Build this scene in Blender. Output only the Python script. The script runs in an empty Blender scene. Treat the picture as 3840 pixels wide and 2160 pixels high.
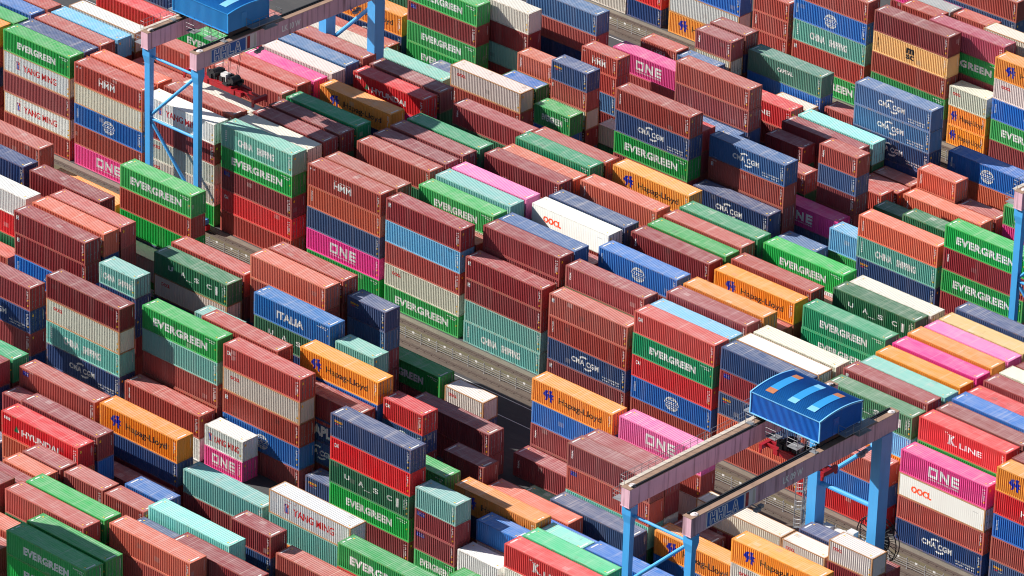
import bpy, bmesh, math, random
from mathutils import Vector, Matrix
import numpy as np
random.seed(7)
C = bpy.context.scene.collection
SC = bpy.context.scene
# ---------------------------------------------------------------- camera, sky, sun, exposure
cam = bpy.data.objects.new('camera', bpy.data.cameras.new('camera')); C.objects.link(cam)
cam.matrix_world = Matrix([[0.7328448, -0.3275373, 0.5963705, 389.6], [0.679766, 0.314754, -0.6624562, -424.35], [0.0292691, 0.8908699, 0.4533145, 300.187149], [0.0, 0.0, 0.0, 1.0]])
cam.data.sensor_fit = 'HORIZONTAL'; cam.data.sensor_width = 36.0
cam.data.lens = 192.9685
cam.data.clip_start = 5.0; cam.data.clip_end = 6000.0
SC.camera = cam
SUN = Vector((-2.0, -1.0, 1.32)).normalized()          # towards the sun
W = bpy.data.worlds.new('World'); SC.world = W; W.use_nodes = True
nt = W.node_tree; nt.nodes.clear()
sky = nt.nodes.new('ShaderNodeTexSky'); sky.sky_type = 'NISHITA'; sky.sun_disc = False
sky.sun_elevation = math.asin(SUN.z); sky.sun_rotation = math.atan2(SUN.x, SUN.y)
bg = nt.nodes.new('ShaderNodeBackground'); bg.inputs[1].default_value = 0.05
wo = nt.nodes.new('ShaderNodeOutputWorld')
nt.links.new(sky.outputs[0], bg.inputs[0]); nt.links.new(bg.outputs[0], wo.inputs[0])
sl = bpy.data.lights.new('sun', 'SUN'); sl.energy = 5.0; sl.angle = math.radians(0.5); sl.color = (1.0, 0.94, 0.86)
so = bpy.data.objects.new('sun', sl); C.objects.link(so)
so.rotation_euler = SUN.to_track_quat('Z', 'Y').to_euler(); so.location = (0, 0, 120)
vs = SC.view_settings; vs.view_transform = 'Standard'; vs.look = 'None'; vs.gamma = 1.0; vs.use_curve_mapping = False
vs.exposure = 0.98
SC.cycles.filter_width = 1.1; SC.cycles.max_bounces = 6; SC.cycles.diffuse_bounces = 3; SC.cycles.glossy_bounces = 2

# ---------------------------------------------------------------- materials
def lin(r, g, b):
    f = lambda c: (c/255/12.92 if c/255 <= 0.04045 else ((c/255+0.055)/1.055)**2.4)
    return (f(r), f(g), f(b), 1.0)
class NT:
    def __init__(s, name):
        s.m = bpy.data.materials.new(name); s.m.use_nodes = True; s.t = s.m.node_tree; s.t.nodes.clear()
        s.out = s.n('OutputMaterial'); s.b = s.n('BsdfPrincipled'); s.l(s.b.outputs[0], s.out.inputs[0])
    def n(s, k, **kw):
        x = s.t.nodes.new('ShaderNode'+k)
        for a, v in kw.items(): setattr(x, a, v)
        return x
    def l(s, a, b): s.t.links.new(a, b)
    def mix(s, fac, a, b, blend='MIX'):
        x = s.n('Mix', data_type='RGBA', blend_type=blend)
        for i, v in ((0, fac), (6, a), (7, b)):
            if hasattr(v, 'links'): s.l(v, x.inputs[i])
            else: x.inputs[i].default_value = v
        return x.outputs[2]
    def ramp(s, v, a, b, lo=0.0, hi=1.0):
        x = s.n('MapRange'); s.l(v, x.inputs[0])
        for i, q in ((1, a), (2, b), (3, lo), (4, hi)): x.inputs[i].default_value = q
        return x.outputs[0]
    def noise(s, vec, scale, detail=3.0, sc=(1, 1, 1), rough=0.55):
        mp = s.n('Mapping'); s.l(vec, mp.inputs[0]); mp.inputs[3].default_value = sc
        x = s.n('TexNoise'); s.l(mp.outputs[0], x.inputs[0]); x.inputs['Scale'].default_value = scale
        x.inputs['Detail'].default_value = detail; x.inputs['Roughness'].default_value = rough
        return x.outputs[0]
    def math(s, op, a, b=None):
        x = s.n('Math', operation=op)
        for i, v in ((0, a), (1, b)):
            if v is None: continue
            if hasattr(v, 'links'): s.l(v, x.inputs[i])
            else: x.inputs[i].default_value = v
        return x.outputs[0]
RUST = (0.13, 0.05, 0.022, 1)
def paint(name, source, role):
    """weathered container paint: colour from the object (its 'color') or from a face attribute; role panel / roof / frame"""
    s = NT(name)
    geo = s.n('NewGeometry'); pos = geo.outputs['Position']
    if source == 'object':
        oi = s.n('ObjectInfo'); col = oi.outputs['Color']; rnd = oi.outputs['Random']
        wa = s.n('Attribute', attribute_type='OBJECT', attribute_name='wear').outputs['Fac']
    else:
        col = s.n('Attribute', attribute_type='GEOMETRY', attribute_name='paint').outputs['Color']
        wa = None
    big = s.noise(pos, 0.35, 3.0)
    hue = s.mix(s.ramp(big, 0.3, 0.7, 0.0, 0.08), col, (0.28, 0.25, 0.24, 1))
    vo = s.n('TexVoronoi', distance='CHEBYCHEV'); mp = s.n('Mapping'); s.l(pos, mp.inputs[0]); mp.inputs[3].default_value = (0.42, 0.55, 0.6); s.l(mp.outputs[0], vo.inputs['Vector']); vo.inputs['Scale'].default_value = 1.0
    sep = s.n('SeparateColor'); s.l(vo.outputs['Color'], sep.inputs[0])
    rect = s.math('MULTIPLY', s.math('LESS_THAN', vo.outputs['Distance'], 0.17), s.math('GREATER_THAN', sep.outputs[0], 0.80))
    tone = s.mix(sep.outputs[1], (0.05, 0.03, 0.03, 1), (0.75, 0.68, 0.64, 1))
    if role != 'frame': hue = s.mix(s.math('MULTIPLY', rect, 0.30), hue, tone)      # repainted repair patches
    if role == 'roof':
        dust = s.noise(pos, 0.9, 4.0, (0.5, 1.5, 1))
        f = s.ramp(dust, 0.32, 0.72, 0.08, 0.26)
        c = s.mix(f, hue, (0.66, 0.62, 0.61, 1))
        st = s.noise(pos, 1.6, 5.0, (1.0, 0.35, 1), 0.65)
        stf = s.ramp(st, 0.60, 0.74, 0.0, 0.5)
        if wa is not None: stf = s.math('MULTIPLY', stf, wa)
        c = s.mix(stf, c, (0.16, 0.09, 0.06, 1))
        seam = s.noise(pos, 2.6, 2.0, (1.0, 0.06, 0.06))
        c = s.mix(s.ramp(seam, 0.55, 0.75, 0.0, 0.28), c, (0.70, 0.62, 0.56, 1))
    elif role == 'panel':
        streak = s.noise(pos, 0.8, 3.0, (1.0, 1.0, 0.10), 0.55)
        c = s.mix(s.ramp(streak, 0.5, 0.8, 0.0, 0.14), hue, (0.50, 0.42, 0.38, 1))
        spots = s.noise(pos, 3.4, 6.0, (1.0, 1.0, 0.45), 0.7)
        sf = s.ramp(spots, 0.665, 0.73, 0.0, 0.75)
        if wa is not None: sf = s.math('MULTIPLY', sf, wa)
        c = s.mix(sf, c, RUST)
    else:
        edge = s.noise(pos, 2.2, 5.0, (1, 1, 1), 0.65)
        ef = s.ramp(edge, 0.42, 0.66, 0.12, 0.75)
        if wa is not None: ef = s.math('MULTIPLY', ef, s.ramp(wa, 0.0, 1.0, 0.45, 1.0))
        c = s.mix(ef, hue, (0.22, 0.125, 0.075, 1))
    s.l(c, s.b.inputs['Base Color'])
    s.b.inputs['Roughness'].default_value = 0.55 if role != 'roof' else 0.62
    s.b.inputs['Specular IOR Level'].default_value = 0.35
    return s.m
M = {}
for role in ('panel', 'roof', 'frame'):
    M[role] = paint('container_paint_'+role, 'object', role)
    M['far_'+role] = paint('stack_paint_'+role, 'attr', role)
def plain(name, c, rough=0.5, metal=0.0, var=0.10, scale=1.2, stain=0.0, stainc=(0.03, 0.015, 0.015, 1), sc=(1, 1, 1)):
    s = NT(name); geo = s.n('NewGeometry'); pos = geo.outputs['Position']
    nz = s.noise(pos, scale, 4.0)
    col = s.mix(s.ramp(nz, 0.3, 0.75, 0.0, var*2), c, tuple(x*0.55 for x in c[:3])+(1,))
    if stain:
        st = s.noise(pos, 1.9, 4.0, sc, 0.6)
        col = s.mix(s.ramp(st, 0.5, 0.72, 0.0, stain), col, stainc)
    s.l(col, s.b.inputs['Base Color']); s.b.inputs['Roughness'].default_value = rough; s.b.inputs['Metallic'].default_value = metal
    M[name] = s.m; return s.m
INK = dict(white=(0.82, 0.82, 0.80, 1), black=(0.02, 0.02, 0.028, 1), red=lin(215, 30, 35), blue=lin(25, 45, 175), orange=lin(235, 75, 30), gold=lin(225, 165, 40),
           yellow=lin(245, 190, 40), green=lin(20, 120, 75), grey=(0.35, 0.36, 0.38, 1), dkred=lin(150, 30, 40))
for k, v in INK.items():
    plain('ink_'+k, v, 0.5, 0, 0.06, 2.0, 0.45, (0.36, 0.30, 0.28, 1), (1, 1, 0.3))
plain('crane_blue', lin(66, 152, 214), 0.42, 0, 0.05, 0.7, 0.18, (0.05, 0.13, 0.25, 1), (1, 1, 0.12))
plain('house_blue', lin(20, 100, 190), 0.42, 0, 0.06, 0.5, 0.25, (0.02, 0.09, 0.22, 1), (1, 1, 0.2))
plain('roof_blue', lin(26, 118, 188), 0.45, 0, 0.08, 0.5, 0.25, (0.02, 0.10, 0.2, 1), (0.3, 1, 1))
plain('house_light_blue', lin(45, 140, 205), 0.42, 0, 0.06, 0.5)
plain('skylight', lin(120, 185, 225), 0.35, 0, 0.08, 0.8)
plain('trim_blue', lin(120, 190, 235), 0.45)
plain('patch_rust', lin(175, 110, 75), 0.8, 0, 0.2, 2.5)
plain('girder_pink', lin(206, 166, 182), 0.5, 0, 0.14, 0.5, 0.85, (0.09, 0.04, 0.05, 1), (1.0, 1.0, 0.05))
plain('girder_top', lin(150, 122, 104), 0.75, 0, 0.2, 0.8, 0.4, (0.10, 0.06, 0.045, 1), (0.4, 0.4, 1))
plain('walkway_grey', lin(190, 182, 172), 0.6, 0.0, 0.12, 1.0)
plain('steel_dark', (0.02, 0.021, 0.025, 1), 0.5, 0.3)
plain('steel_grey', (0.25, 0.26, 0.28, 1), 0.5, 0.2)
plain('spreader_red', lin(150, 16, 30), 0.45, 0, 0.12, 1.2, 0.3, (0.08, 0.02, 0.03, 1), (1, 1, 0.3))
plain('cap_pale', lin(215, 205, 205), 0.6)
plain('sign_blue', lin(20, 90, 165), 0.4)
plain('fence_zinc', (0.30, 0.30, 0.31, 1), 0.6, 0.2)
plain('rail_steel', (0.085, 0.06, 0.05, 1), 0.75, 0.0, 0.2, 2.0)
plain('plate_white', (0.62, 0.62, 0.62, 1), 0.6)
plain('cabinet_grey', lin(205, 205, 205), 0.5)
# ground
def ground_mat(name, base, a, b, c, scale=1.0):
    s = NT(name); geo = s.n('NewGeometry'); pos = geo.outputs['Position']
    n1 = s.noise(pos, 0.22*scale, 4.0, (0.35, 1.6, 1)); n2 = s.noise(pos, 2.2*scale, 5.0, (0.6, 1.2, 1), 0.7); n3 = s.noise(pos, 0.9*scale, 5.0, (0.25, 1.4, 1), 0.7)
    col = s.mix(s.ramp(n1, 0.35, 0.65), base, a); col = s.mix(s.ramp(n2, 0.42, 0.75, 0, 0.7), col, b); col = s.mix(s.ramp(n3, 0.55, 0.68, 0, 0.75), col, c)
    s.l(col, s.b.inputs['Base Color']); s.b.inputs['Roughness'].default_value = 0.9
    bp = s.n('Bump'); bp.inputs['Strength'].default_value = 0.4; bp.inputs['Distance'].default_value = 0.03; s.l(n2, bp.inputs['Height']); s.l(bp.outputs[0], s.b.inputs['Normal'])
    M[name] = s.m
ground_mat('asphalt', (0.045, 0.045, 0.05, 1), (0.06, 0.06, 0.062, 1), (0.035, 0.035, 0.04, 1), (0.075, 0.072, 0.07, 1))
ground_mat('road_asphalt', (0.040, 0.041, 0.048, 1), (0.05, 0.05, 0.055, 1), (0.033, 0.033, 0.04, 1), (0.055, 0.055, 0.06, 1))
ground_mat('gravel', (0.115, 0.088, 0.07, 1), (0.085, 0.066, 0.054, 1), (0.06, 0.046, 0.038, 1), (0.15, 0.122, 0.098, 1))
ground_mat('concrete_strip', (0.19, 0.165, 0.135, 1), (0.15, 0.13, 0.105, 1), (0.11, 0.095, 0.075, 1), (0.12, 0.105, 0.055, 1))
ground_mat('moss', (0.10, 0.088, 0.045, 1), (0.115, 0.092, 0.062, 1), (0.065, 0.055, 0.033, 1), (0.05, 0.046, 0.018, 1), 2.0)

# ---------------------------------------------------------------- mesh helpers
class MB:
    def __init__(s): s.v = []; s.f = []; s.mi = []
    def quad(s, a, b, c, d, mi=0):
        i = len(s.v); s.v += [a, b, c, d]; s.f.append((i, i+1, i+2, i+3)); s.mi.append(mi)
    def poly(s, pts, mi=0):
        i = len(s.v); s.v += list(pts); s.f.append(tuple(range(i, i+len(pts)))); s.mi.append(mi)
    def box(s, x0, x1, y0, y1, z0, z1, mi=0):
        i = len(s.v)
        s.v += [(x0, y0, z0), (x1, y0, z0), (x1, y1, z0), (x0, y1, z0), (x0, y0, z1), (x1, y0, z1), (x1, y1, z1), (x0, y1, z1)]
        for f in ((0, 3, 2, 1), (4, 5, 6, 7), (0, 1, 5, 4), (1, 2, 6, 5), (2, 3, 7, 6), (3, 0, 4, 7)):
            s.f.append(tuple(i+k for k in f)); s.mi.append(mi)
    def hexa(s, bot, top, mi=0):
        i = len(s.v); s.v += list(bot)+list(top)
        for f in ((0, 3, 2, 1), (4, 5, 6, 7), (0, 1, 5, 4), (1, 2, 6, 5), (2, 3, 7, 6), (3, 0, 4, 7)):
            s.f.append(tuple(i+k for k in f)); s.mi.append(mi)
    def tube(s, pts, r, n=8, mi=0, caps=True):
        pts = [Vector(p) for p in pts]; rings = []
        for k, p in enumerate(pts):
            d = (pts[min(k+1, len(pts)-1)]-pts[max(k-1, 0)]).normalized()
            u = d.orthogonal() if abs(d.z) > 0.9 else d.cross(Vector((0, 0, 1)))
            u.normalize(); w = d.cross(u); i = len(s.v)
            for a in range(n):
                t = 2*math.pi*a/n; s.v.append(tuple(p+u*(r*math.cos(t))+w*(r*math.sin(t))))
            rings.append(i)
        for a, b in zip(rings, rings[1:]):
            for k in range(n):
                s.f.append((a+k, a+(k+1) % n, b+(k+1) % n, b+k)); s.mi.append(mi)
        if caps:
            s.f.append(tuple(rings[0]+k for k in reversed(range(n)))); s.mi.append(mi)
            s.f.append(tuple(rings[-1]+k for k in range(n))); s.mi.append(mi)
    def mesh(s, name, mats):
        m = bpy.data.meshes.new(name); m.from_pydata(s.v, [], s.f)
        for x in mats: m.materials.append(x)
        if any(s.mi): m.polygons.foreach_set('material_index', s.mi)
        m.update(); return m
def link(name, mesh, parent=None, loc=None):
    o = bpy.data.objects.new(name, mesh); C.objects.link(o)
    if parent is not None: o.parent = parent
    if loc is not None: o.location = loc
    return o
def tag(o, label=None, cat=None, group=None, kind=None):
    if label: o['label'] = label
    if cat: o['category'] = cat
    if group: o['group'] = group
    if kind: o['kind'] = kind
    return o

# ---------------------------------------------------------------- container meshes (unit height H0)
CW, H0 = 2.438, 2.75
LEN = {40: 12.192, 20: 6.058}
PITCH, DEEP = 0.278, 0.066
def side_profile(L, flat=False):
    """(x, depth) polyline of the corrugated side wall"""
    n = round((L-0.36)/PITCH); p = (L-0.36)/n; x = 0.18; out = []
    d = 0.006 if flat else DEEP
    for k in range(n):
        out += [(x, 0), (x+p*0.26, 0), (x+p*0.5, d), (x+p*0.76, d)]; x += p
    out.append((L-0.18, 0)); return out
def depth_at(prof, x):
    if x <= prof[0][0]: return 0.0
    for (a, da), (b, db) in zip(prof, prof[1:]):
        if a <= x <= b: return da+(db-da)*(x-a)/max(b-a, 1e-9)
    return 0.0
SY = 0.014   # outer skin of the side wall behind the frame face
def corr_side(mb, L, flat=False, mi=0, y=SY, flip=False):
    pr = side_profile(L, flat); sg = -1 if flip else 1
    for (a, da), (b, db) in zip(pr, pr[1:]):
        q = [(a, y+sg*da, 0.15), (b, y+sg*db, 0.15), (b, y+sg*db, H0-0.11), (a, y+sg*da, H0-0.11)]
        if flip: q.reverse()
        mb.quad(*q, mi)
def corr_roof(mb, L, flat=False, mi=0):
    n = round((L-0.3)/PITCH); p = (L-0.3)/n; x = 0.15; d = 0.003 if flat else 0.020
    z = H0-0.012
    for k in range(n):
        pts = [(x, 0), (x+p*0.3, 0), (x+p*0.5, d), (x+p*0.8, d), (x+p, 0)]
        for (a, da), (b, db) in zip(pts, pts[1:]):
            mb.quad((a, 0.05, z-da), (b, 0.05, z-db), (b, CW-0.05, z-db), (a, CW-0.05, z-da), mi)
        x += p
def corr_end(mb, L, flat=False, mi=0):
    n = 8; y0, y1 = 0.15, CW-0.15; p = (y1-y0)/n; x = L-0.02; d = 0.006 if flat else 0.045; y = y0
    for k in range(n):
        pts = [(y, 0), (y+p*0.26, 0), (y+p*0.5, d), (y+p*0.76, d), (y+p, 0)]
        for (a, da), (b, db) in zip(pts, pts[1:]):
            mb.quad((x-da, a, 0.15), (x-db, b, 0.15), (x-db, b, H0-0.12), (x-da, a, H0-0.12), mi)
        y += p
def frame_boxes(mb, L, mi=0, full=True):
    pw = 0.15
    for x0, x1 in ((0, pw+0.03), (L-pw-0.03, L)):
        for y0, y1 in ((0, pw), (CW-pw, CW)): mb.box(x0, x1, y0, y1, 0.11, H0-0.11, mi)
    for y0, y1 in ((0.004, 0.08), (CW-0.08, CW-0.004)):
        mb.box(0.18, L-0.18, y0, y1, 0.012, 0.15, mi); mb.box(0.18, L-0.18, y0, y1, H0-0.11, H0-0.006, mi)
    for x0, x1 in ((0.006, 0.15), (L-0.15, L-0.006)):
        mb.box(x0, x1, 0.18, CW-0.18, 0.012, 0.15, mi); mb.box(x0, x1, 0.18, CW-0.18, H0-0.12, H0-0.006, mi)
    for x0, x1 in ((0, 0.18), (L-0.18, L)):
        for y0, y1 in ((0, 0.18), (CW-0.18, CW)):
            for z0, z1 in ((0, 0.11), (H0-0.11, H0)): mb.box(x0, x1, y0, y1, z0, z1, mi)
    if full:
        corr_side(mb, L, False, mi, CW-SY, True)
        for a, b in ((0.15, CW/2-0.01), (CW/2+0.01, CW-0.15)):             # door leaves and lock rods
            mb.box(0.02, 0.06, a, b, 0.15, H0-0.12, mi)
            for t in (0.3, 0.7): mb.box(-0.015, 0.02, a+(b-a)*t-0.02, a+(b-a)*t+0.02, 0.16, H0-0.14, mi)
        mb.quad((0.1, 0.1, 0.13), (0.1, CW-0.1, 0.13), (L-0.1, CW-0.1, 0.13), (L-0.1, 0.1, 0.13), mi)
def door_end(mb, L, mi=0):
    x = L-0.05
    for a, b in ((0.15, CW/2-0.012), (CW/2+0.012, CW-0.15)):
        mb.box(x-.03, x, a, b, 0.15, H0-0.12, mi)
        for k in range(4): z = 0.3+k*.62; mb.box(x, x+.012, a+.05, b-.05, z, z+.44, mi)
        for t in (.28, .70):
            y = a+(b-a)*t; mb.box(x+.015, x+.045, y-.02, y+.02, 0.16, H0-0.14, 1)
            mb.box(x+.02, x+.05, y-.06, y+.18, 1.05, 1.10, 1)
            for z in (.35, .9, 1.75, 2.4): mb.box(x+.01, x+.05, y-.05, y+.05, z, z+.07, 1)
CM = {}
for ln, L in LEN.items():
    for flat in (False, True):
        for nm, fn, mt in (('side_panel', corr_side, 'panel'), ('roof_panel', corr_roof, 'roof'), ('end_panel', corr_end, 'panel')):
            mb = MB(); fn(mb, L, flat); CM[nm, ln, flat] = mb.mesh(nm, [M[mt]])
    mb = MB(); door_end(mb, L); CM['door', ln] = mb.mesh('door', [M['panel'], M['steel_grey']])
    mb = MB(); frame_boxes(mb, L); CM['frame', ln] = mb.mesh('frame', [M['frame']])

# ---------------------------------------------------------------- painted lettering, laid on the corrugated wall
DG = bpy.context.evaluated_depsgraph_get
def text_tris(body, bold=0.0, shear=0.0, space=1.0):
    cu = bpy.data.curves.new('lettering', 'FONT'); cu.body = body; cu.size = 1.0; cu.offset = bold; cu.shear = shear; cu.space_character = space
    cu.resolution_u = 3
    o = bpy.data.objects.new('lettering', cu); C.objects.link(o)
    DG().update(); m = o.evaluated_get(DG()).to_mesh()
    v = [tuple(p.co) for p in m.vertices]; f = [tuple(p.vertices) for p in m.polygons]
    o.evaluated_get(DG()).to_mesh_clear(); bpy.data.objects.remove(o); bpy.data.curves.remove(cu)
    xs = [a[0] for a in v]; ys = [a[1] for a in v]; x0, x1, y0, y1 = min(xs), max(xs), min(ys), max(ys)
    return [((a[0]-x0)/(x1-x0), (a[1]-y0)/(y1-y0)) for a in v], f
TC = {}
def T(body, u0, u1, v0, v1, ink, bold=0.0, rot=False, space=1.0):
    k = (body, bold, space)
    if k not in TC: TC[k] = text_tris(body, bold, 0.0, space)
    v, f = TC[k]
    if rot: v = [(1-b, a) for a, b in v]         # read upwards
    return ([(u0+(u1-u0)*a, v0+(v1-v0)*b) for a, b in v], f, ink)
def P(pts, ink): return (list(pts), [tuple(range(len(pts)))], ink)
def RC(u0, u1, v0, v1, ink): return P([(u0, v0), (u1, v0), (u1, v1), (u0, v1)], ink)
def DASH(u0, u1, v0, v1, n, ink, vertical=False, seed=1):
    r = random.Random(seed); out = []
    for k in range(n):
        if r.random() < 0.12: continue
        a, b = (k+0.1)/n, (k+0.72)/n
        out.append(RC(u0, u1, v0+(v1-v0)*a, v0+(v1-v0)*b, ink) if vertical else RC(u0+(u1-u0)*a, u0+(u1-u0)*b, v0, v1, ink))
    return out
def RING(cu, cv, ru, rv, w, a0, a1, ink, n=20):
    v = []; f = []
    for k in range(n+1):
        t = math.radians(a0+(a1-a0)*k/n)
        v += [(cu+ru*math.cos(t), cv+rv*math.sin(t)), (cu+ru*(1-w)*math.cos(t), cv+rv*(1-w)*math.sin(t))]
        if k: i = 2*k; f.append((i-2, i-1, i+1, i))
    return (v, f, ink)
def mark_evergreen(a, b, c, d): return lambda ln: [T('EVERGREEN', a, b, c, d, 'white', 0.052, space=1.10)] + DASH(0.835, 0.95, 0.85, 0.89, 9, 'white') + DASH(0.89, 0.945, 0.76, 0.80, 4, 'white')
def mark_hapag(ln):
    a, b, c, d = (0.14, 0.275, 0.335, 0.865) if ln == 40 else (0.07, 0.24, 0.31, 0.93)
    w = b-a
    s = [P([(a+w*.20, .73), (a+w*.48, .79), (a+w*.40, .60), (a+w*.52, .62), (a+w*.42, .30), (a+w*.22, .24), (a+w*.28, .42), (a, .52)], 'blue'),
         P([(a+w*.56, .80), (a+w*.84, .82), (a+w*.76, .66), (a+w, .62), (a+w*.86, .52), (a+w, .42), (a+w*.80, .40), (a+w*.82, .22), (a+w*.62, .26), (a+w*.66, .44), (a+w*.50, .46), (a+w*.60, .62)], 'blue')]
    return s + [T('Hapag-Lloyd', c, d, 0.27, 0.66, 'black', 0.008)]
def mark_cma(ln):
    s = [T('CMA CGM', 0.31, 0.66, 0.36, 0.63, 'white', 0.04, space=1.08)]
    s += [RING(0.47, 0.50, 0.085, 0.32, 0.26, 62, 140, 'white'), RING(0.51, 0.49, 0.085, 0.32, 0.26, 242, 318, 'white')]
    s += [T('eco container', 0.70, 0.925, 0.19, 0.29, 'white', 0.01)] + DASH(0.71, 0.92, 0.07, 0.13, 14, 'white', seed=5)
    return s
def mark_cma_short(ln):
    s = [T('CMA CGM', 0.25, 0.72, 0.40, 0.58, 'white', 0.022)]
    return s + [RING(0.50, 0.52, 0.15, 0.30, 0.2, 55, 150, 'white'), RING(0.50, 0.48, 0.15, 0.30, 0.2, 235, 330, 'white')]
def mark_cosco(ln):
    cu, ru = 0.51, 0.085
    s = [RING(cu, .48, ru, .34, .16, 20, 160, 'white'), RING(cu, .46, ru, .34, .16, 200, 340, 'white'), RING(cu, .48, ru*.55, .34, .2, 35, 145, 'white'), RING(cu, .46, ru*.55, .34, .2, 215, 325, 'white'),
         T('COSCO', cu-ru*1.05, cu+ru*1.05, .42, .58, 'white', 0.03), T('SHIPPING', cu-ru*.9, cu+ru*.9, .31, .38, 'white', 0.02), RC(cu-ru*.75, cu+ru*.75, .645, .69, 'white'), RC(cu-ru*.75, cu+ru*.75, .24, .275, 'white')]
    return s + DASH(0.040, 0.056, 0.30, 0.86, 9, 'white', True)
def mark_one(ln):
    a, b = (0.325, 0.675) if ln == 40 else (0.20, 0.80)
    w = b-a; lo, hi = 0.30, 0.80; t = 0.024*w/0.35
    s = []
    o0, o1 = a, a+w*.31
    s += [RC(o0, o0+t, lo, hi, 'white'), RC(o1-t, o1, lo+.0, hi, 'white'), RC(o0+t, o1-t, hi-.12, hi, 'white'), RC(o0+t, o1-t, lo, lo+.12, 'white')]
    n0, n1 = a+w*.37, a+w*.68
    s += [RC(n0, n0+t, lo, hi, 'white'), RC(n1-t, n1, lo, hi, 'white'), P([(n0+t, hi), (n0+t, hi-.20), (n1-t, lo), (n1-t, lo+.20)], 'white')]
    e0, e1 = a+w*.75, b
    s += [RC(e0, e0+t, lo+.12, lo+.19, 'white'), RC(e0, e0+t, lo+.31, hi-.12, 'white'), RC(e0, e1, hi-.12, hi, 'white'), RC(e0, e1, lo+.19, lo+.31, 'white'), RC(e0, e1, lo, lo+.12, 'white')]
    return s + [T('OCEAN NETWORK EXPRESS', a, b, 0.17, 0.24, 'white', 0.02)]
def mark_yang(ln):
    a, b, c, d = (0.19, 0.25, 0.30, 0.80) if ln == 40 else (0.09, 0.19, 0.23, 0.90)
    w = b-a
    s = [RING((a+b)/2, .50, w*.60, .30, .12, 45, 405, 'red', 4)]
    s += [P([(a+w*.10, .70), (a+w*.36, .70), (a+w*.62, .48), (a+w*.62, .30), (a+w*.38, .30), (a+w*.38, .46)], 'blue'), P([(a+w*.62, .70), (a+w*.9, .70), (a+w*.66, .52), (a+w*.52, .56)], 'red')]
    return s + [T('YANG MING', c, d, 0.31, 0.66, 'red', 0.014)] + DASH(a, a+0.15, 0.84, 0.86, 9, 'red', seed=3)
def mark_china(ln):
    a, b, c = (0.235, 0.745, 0.445) if ln == 40 else (0.12, 0.92, 0.44)
    return [T('CHINA', a, c, 0.27, 0.64, 'white', 0.045), T('SHIPPING', c+(b-a)*.11, b, 0.27, 0.64, 'white', 0.045)] + DASH(0.055, 0.075, 0.25, 0.85, 6, 'white', True)
def mark_uasc(ln):
    s = [T(ch, x, x+.066, .42, .66, 'white', 0.03) for ch, x in zip('UASC', (.19, .365, .55, .72))]
    return s + [RC(.835, .87, .28, .70, 'white')] + DASH(.43, .53, .30, .34, 7, 'white') + DASH(.925, .938, .3, .8, 7, 'white', True)
def mark_oocl(ln):
    a, b = (0.10, 0.22) if ln == 40 else (0.10, 0.31)
    return [T('OOCL', a, b, 0.60, 0.77, 'red', 0.04)] + DASH(0.90, 0.955, 0.84, 0.86, 5, 'grey')
def mark_oocl_big(ln): return [T('OOCL', 0.15, 0.385, 0.33, 0.66, 'orange', 0.055)] + DASH(0.86, 0.92, 0.72, 0.75, 6, 'grey')
def mark_hmm(ln):
    a, b = (0.36, 0.60) if ln == 40 else (0.30, 0.68)
    s = [T('HMM', a, b, 0.30, 0.66, 'white', 0.028)] + DASH(a, b, 0.70, 0.74, 12, 'white', seed=2)
    return s + DASH(0.035, 0.105, 0.80, 0.88, 3, 'white', seed=4)
def mark_hyundai(ln): return [P([(.165, .34), (.22, .34), (.195, .66)], 'green'), P([(.20, .40), (.235, .34), (.212, .56)], 'white'), T('HYUNDAI', .265, .745, .28, .58, 'white', 0.04)] + DASH(.035, .12, .74, .88, 4, 'white')
def mark_cai(ln): return [T('CAI', .045, .105 if ln == 40 else .17, .60, .80, 'white', 0.05)]
def mark_triton(ln): return [T('TRITON', .048 if ln == 40 else .08, .07 if ln == 40 else .125, .26, .80, 'white', 0.03, True)]
def mark_tex(ln): return [T('tex', .045 if ln == 40 else .08, .072 if ln == 40 else .135, .36, .78, 'white', 0.03, True)]
def mark_seaco(ln): return [T('seaco', .045 if ln == 40 else .08, .15 if ln == 40 else .29, .69, .81, 'gold', 0.04), RC(.06 if ln == 40 else .1, .10 if ln == 40 else .19, .60, .64, 'red')] + DASH(.10 if ln == 40 else .2, .15 if ln == 40 else .29, .58, .60, 4, 'white')
def mark_msc(ln): return [T('m', .445, .555, .50, .80, 'black', 0.05), T('sc', .445, .555, .20, .45, 'black', 0.03)] + DASH(.06, .075, .25, .8, 8, 'black', True)
def mark_kline(ln): return [T('K', .345, .425, .34, .80, 'white', 0.05), RC(.335, .375, .34, .39, 'white'), RC(.335, .375, .76, .80, 'white'), RC(.405, .445, .34, .39, 'white'), T('LINE', .47, .73, .34, .60, 'white', 0.025)] + DASH(.30, .335, .82, .87, 2, 'white')
def mark_capital(ln): return [T('CAPITAL', .40, .615, .48, .70, 'white', 0.035)]
def mark_italia(ln): return [T('ITALIA', .30, .655, .27, .66, 'white', 0.04)] + DASH(.83, .95, .80, .84, 9, 'white')
def mark_apl(ln): return [RC(.02, .98, .80, .95, 'dkred'), T('APL', .40, .64, .20, .72, 'white', 0.06)]
def mark_nol(ln): return [T('N O L', .10, .30, .50, .68, 'white', 0.02)]
def mark_hamburg(ln): return [T('HAMBURG', .30, .72, .30, .58, 'white', 0.03)]
def mark_emblem(ln): return [RC(.035, .065, .66, .86, 'white'), P([(.037, .68), (.063, .68), (.063, .78)], 'blue'), P([(.040, .84), (.058, .84), (.050, .75)], 'gold')]
def mark_badge(ln): return [RC(.045, .125 if ln == 40 else .25, .70, .90, 'blue'), RC(.052, .115 if ln == 40 else .23, .80, .86, 'white'), RC(.07, .12 if ln == 40 else .24, .72, .78, 'white'), RC(.095, .12 if ln == 40 else .24, .79, .87, 'yellow')]
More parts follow.
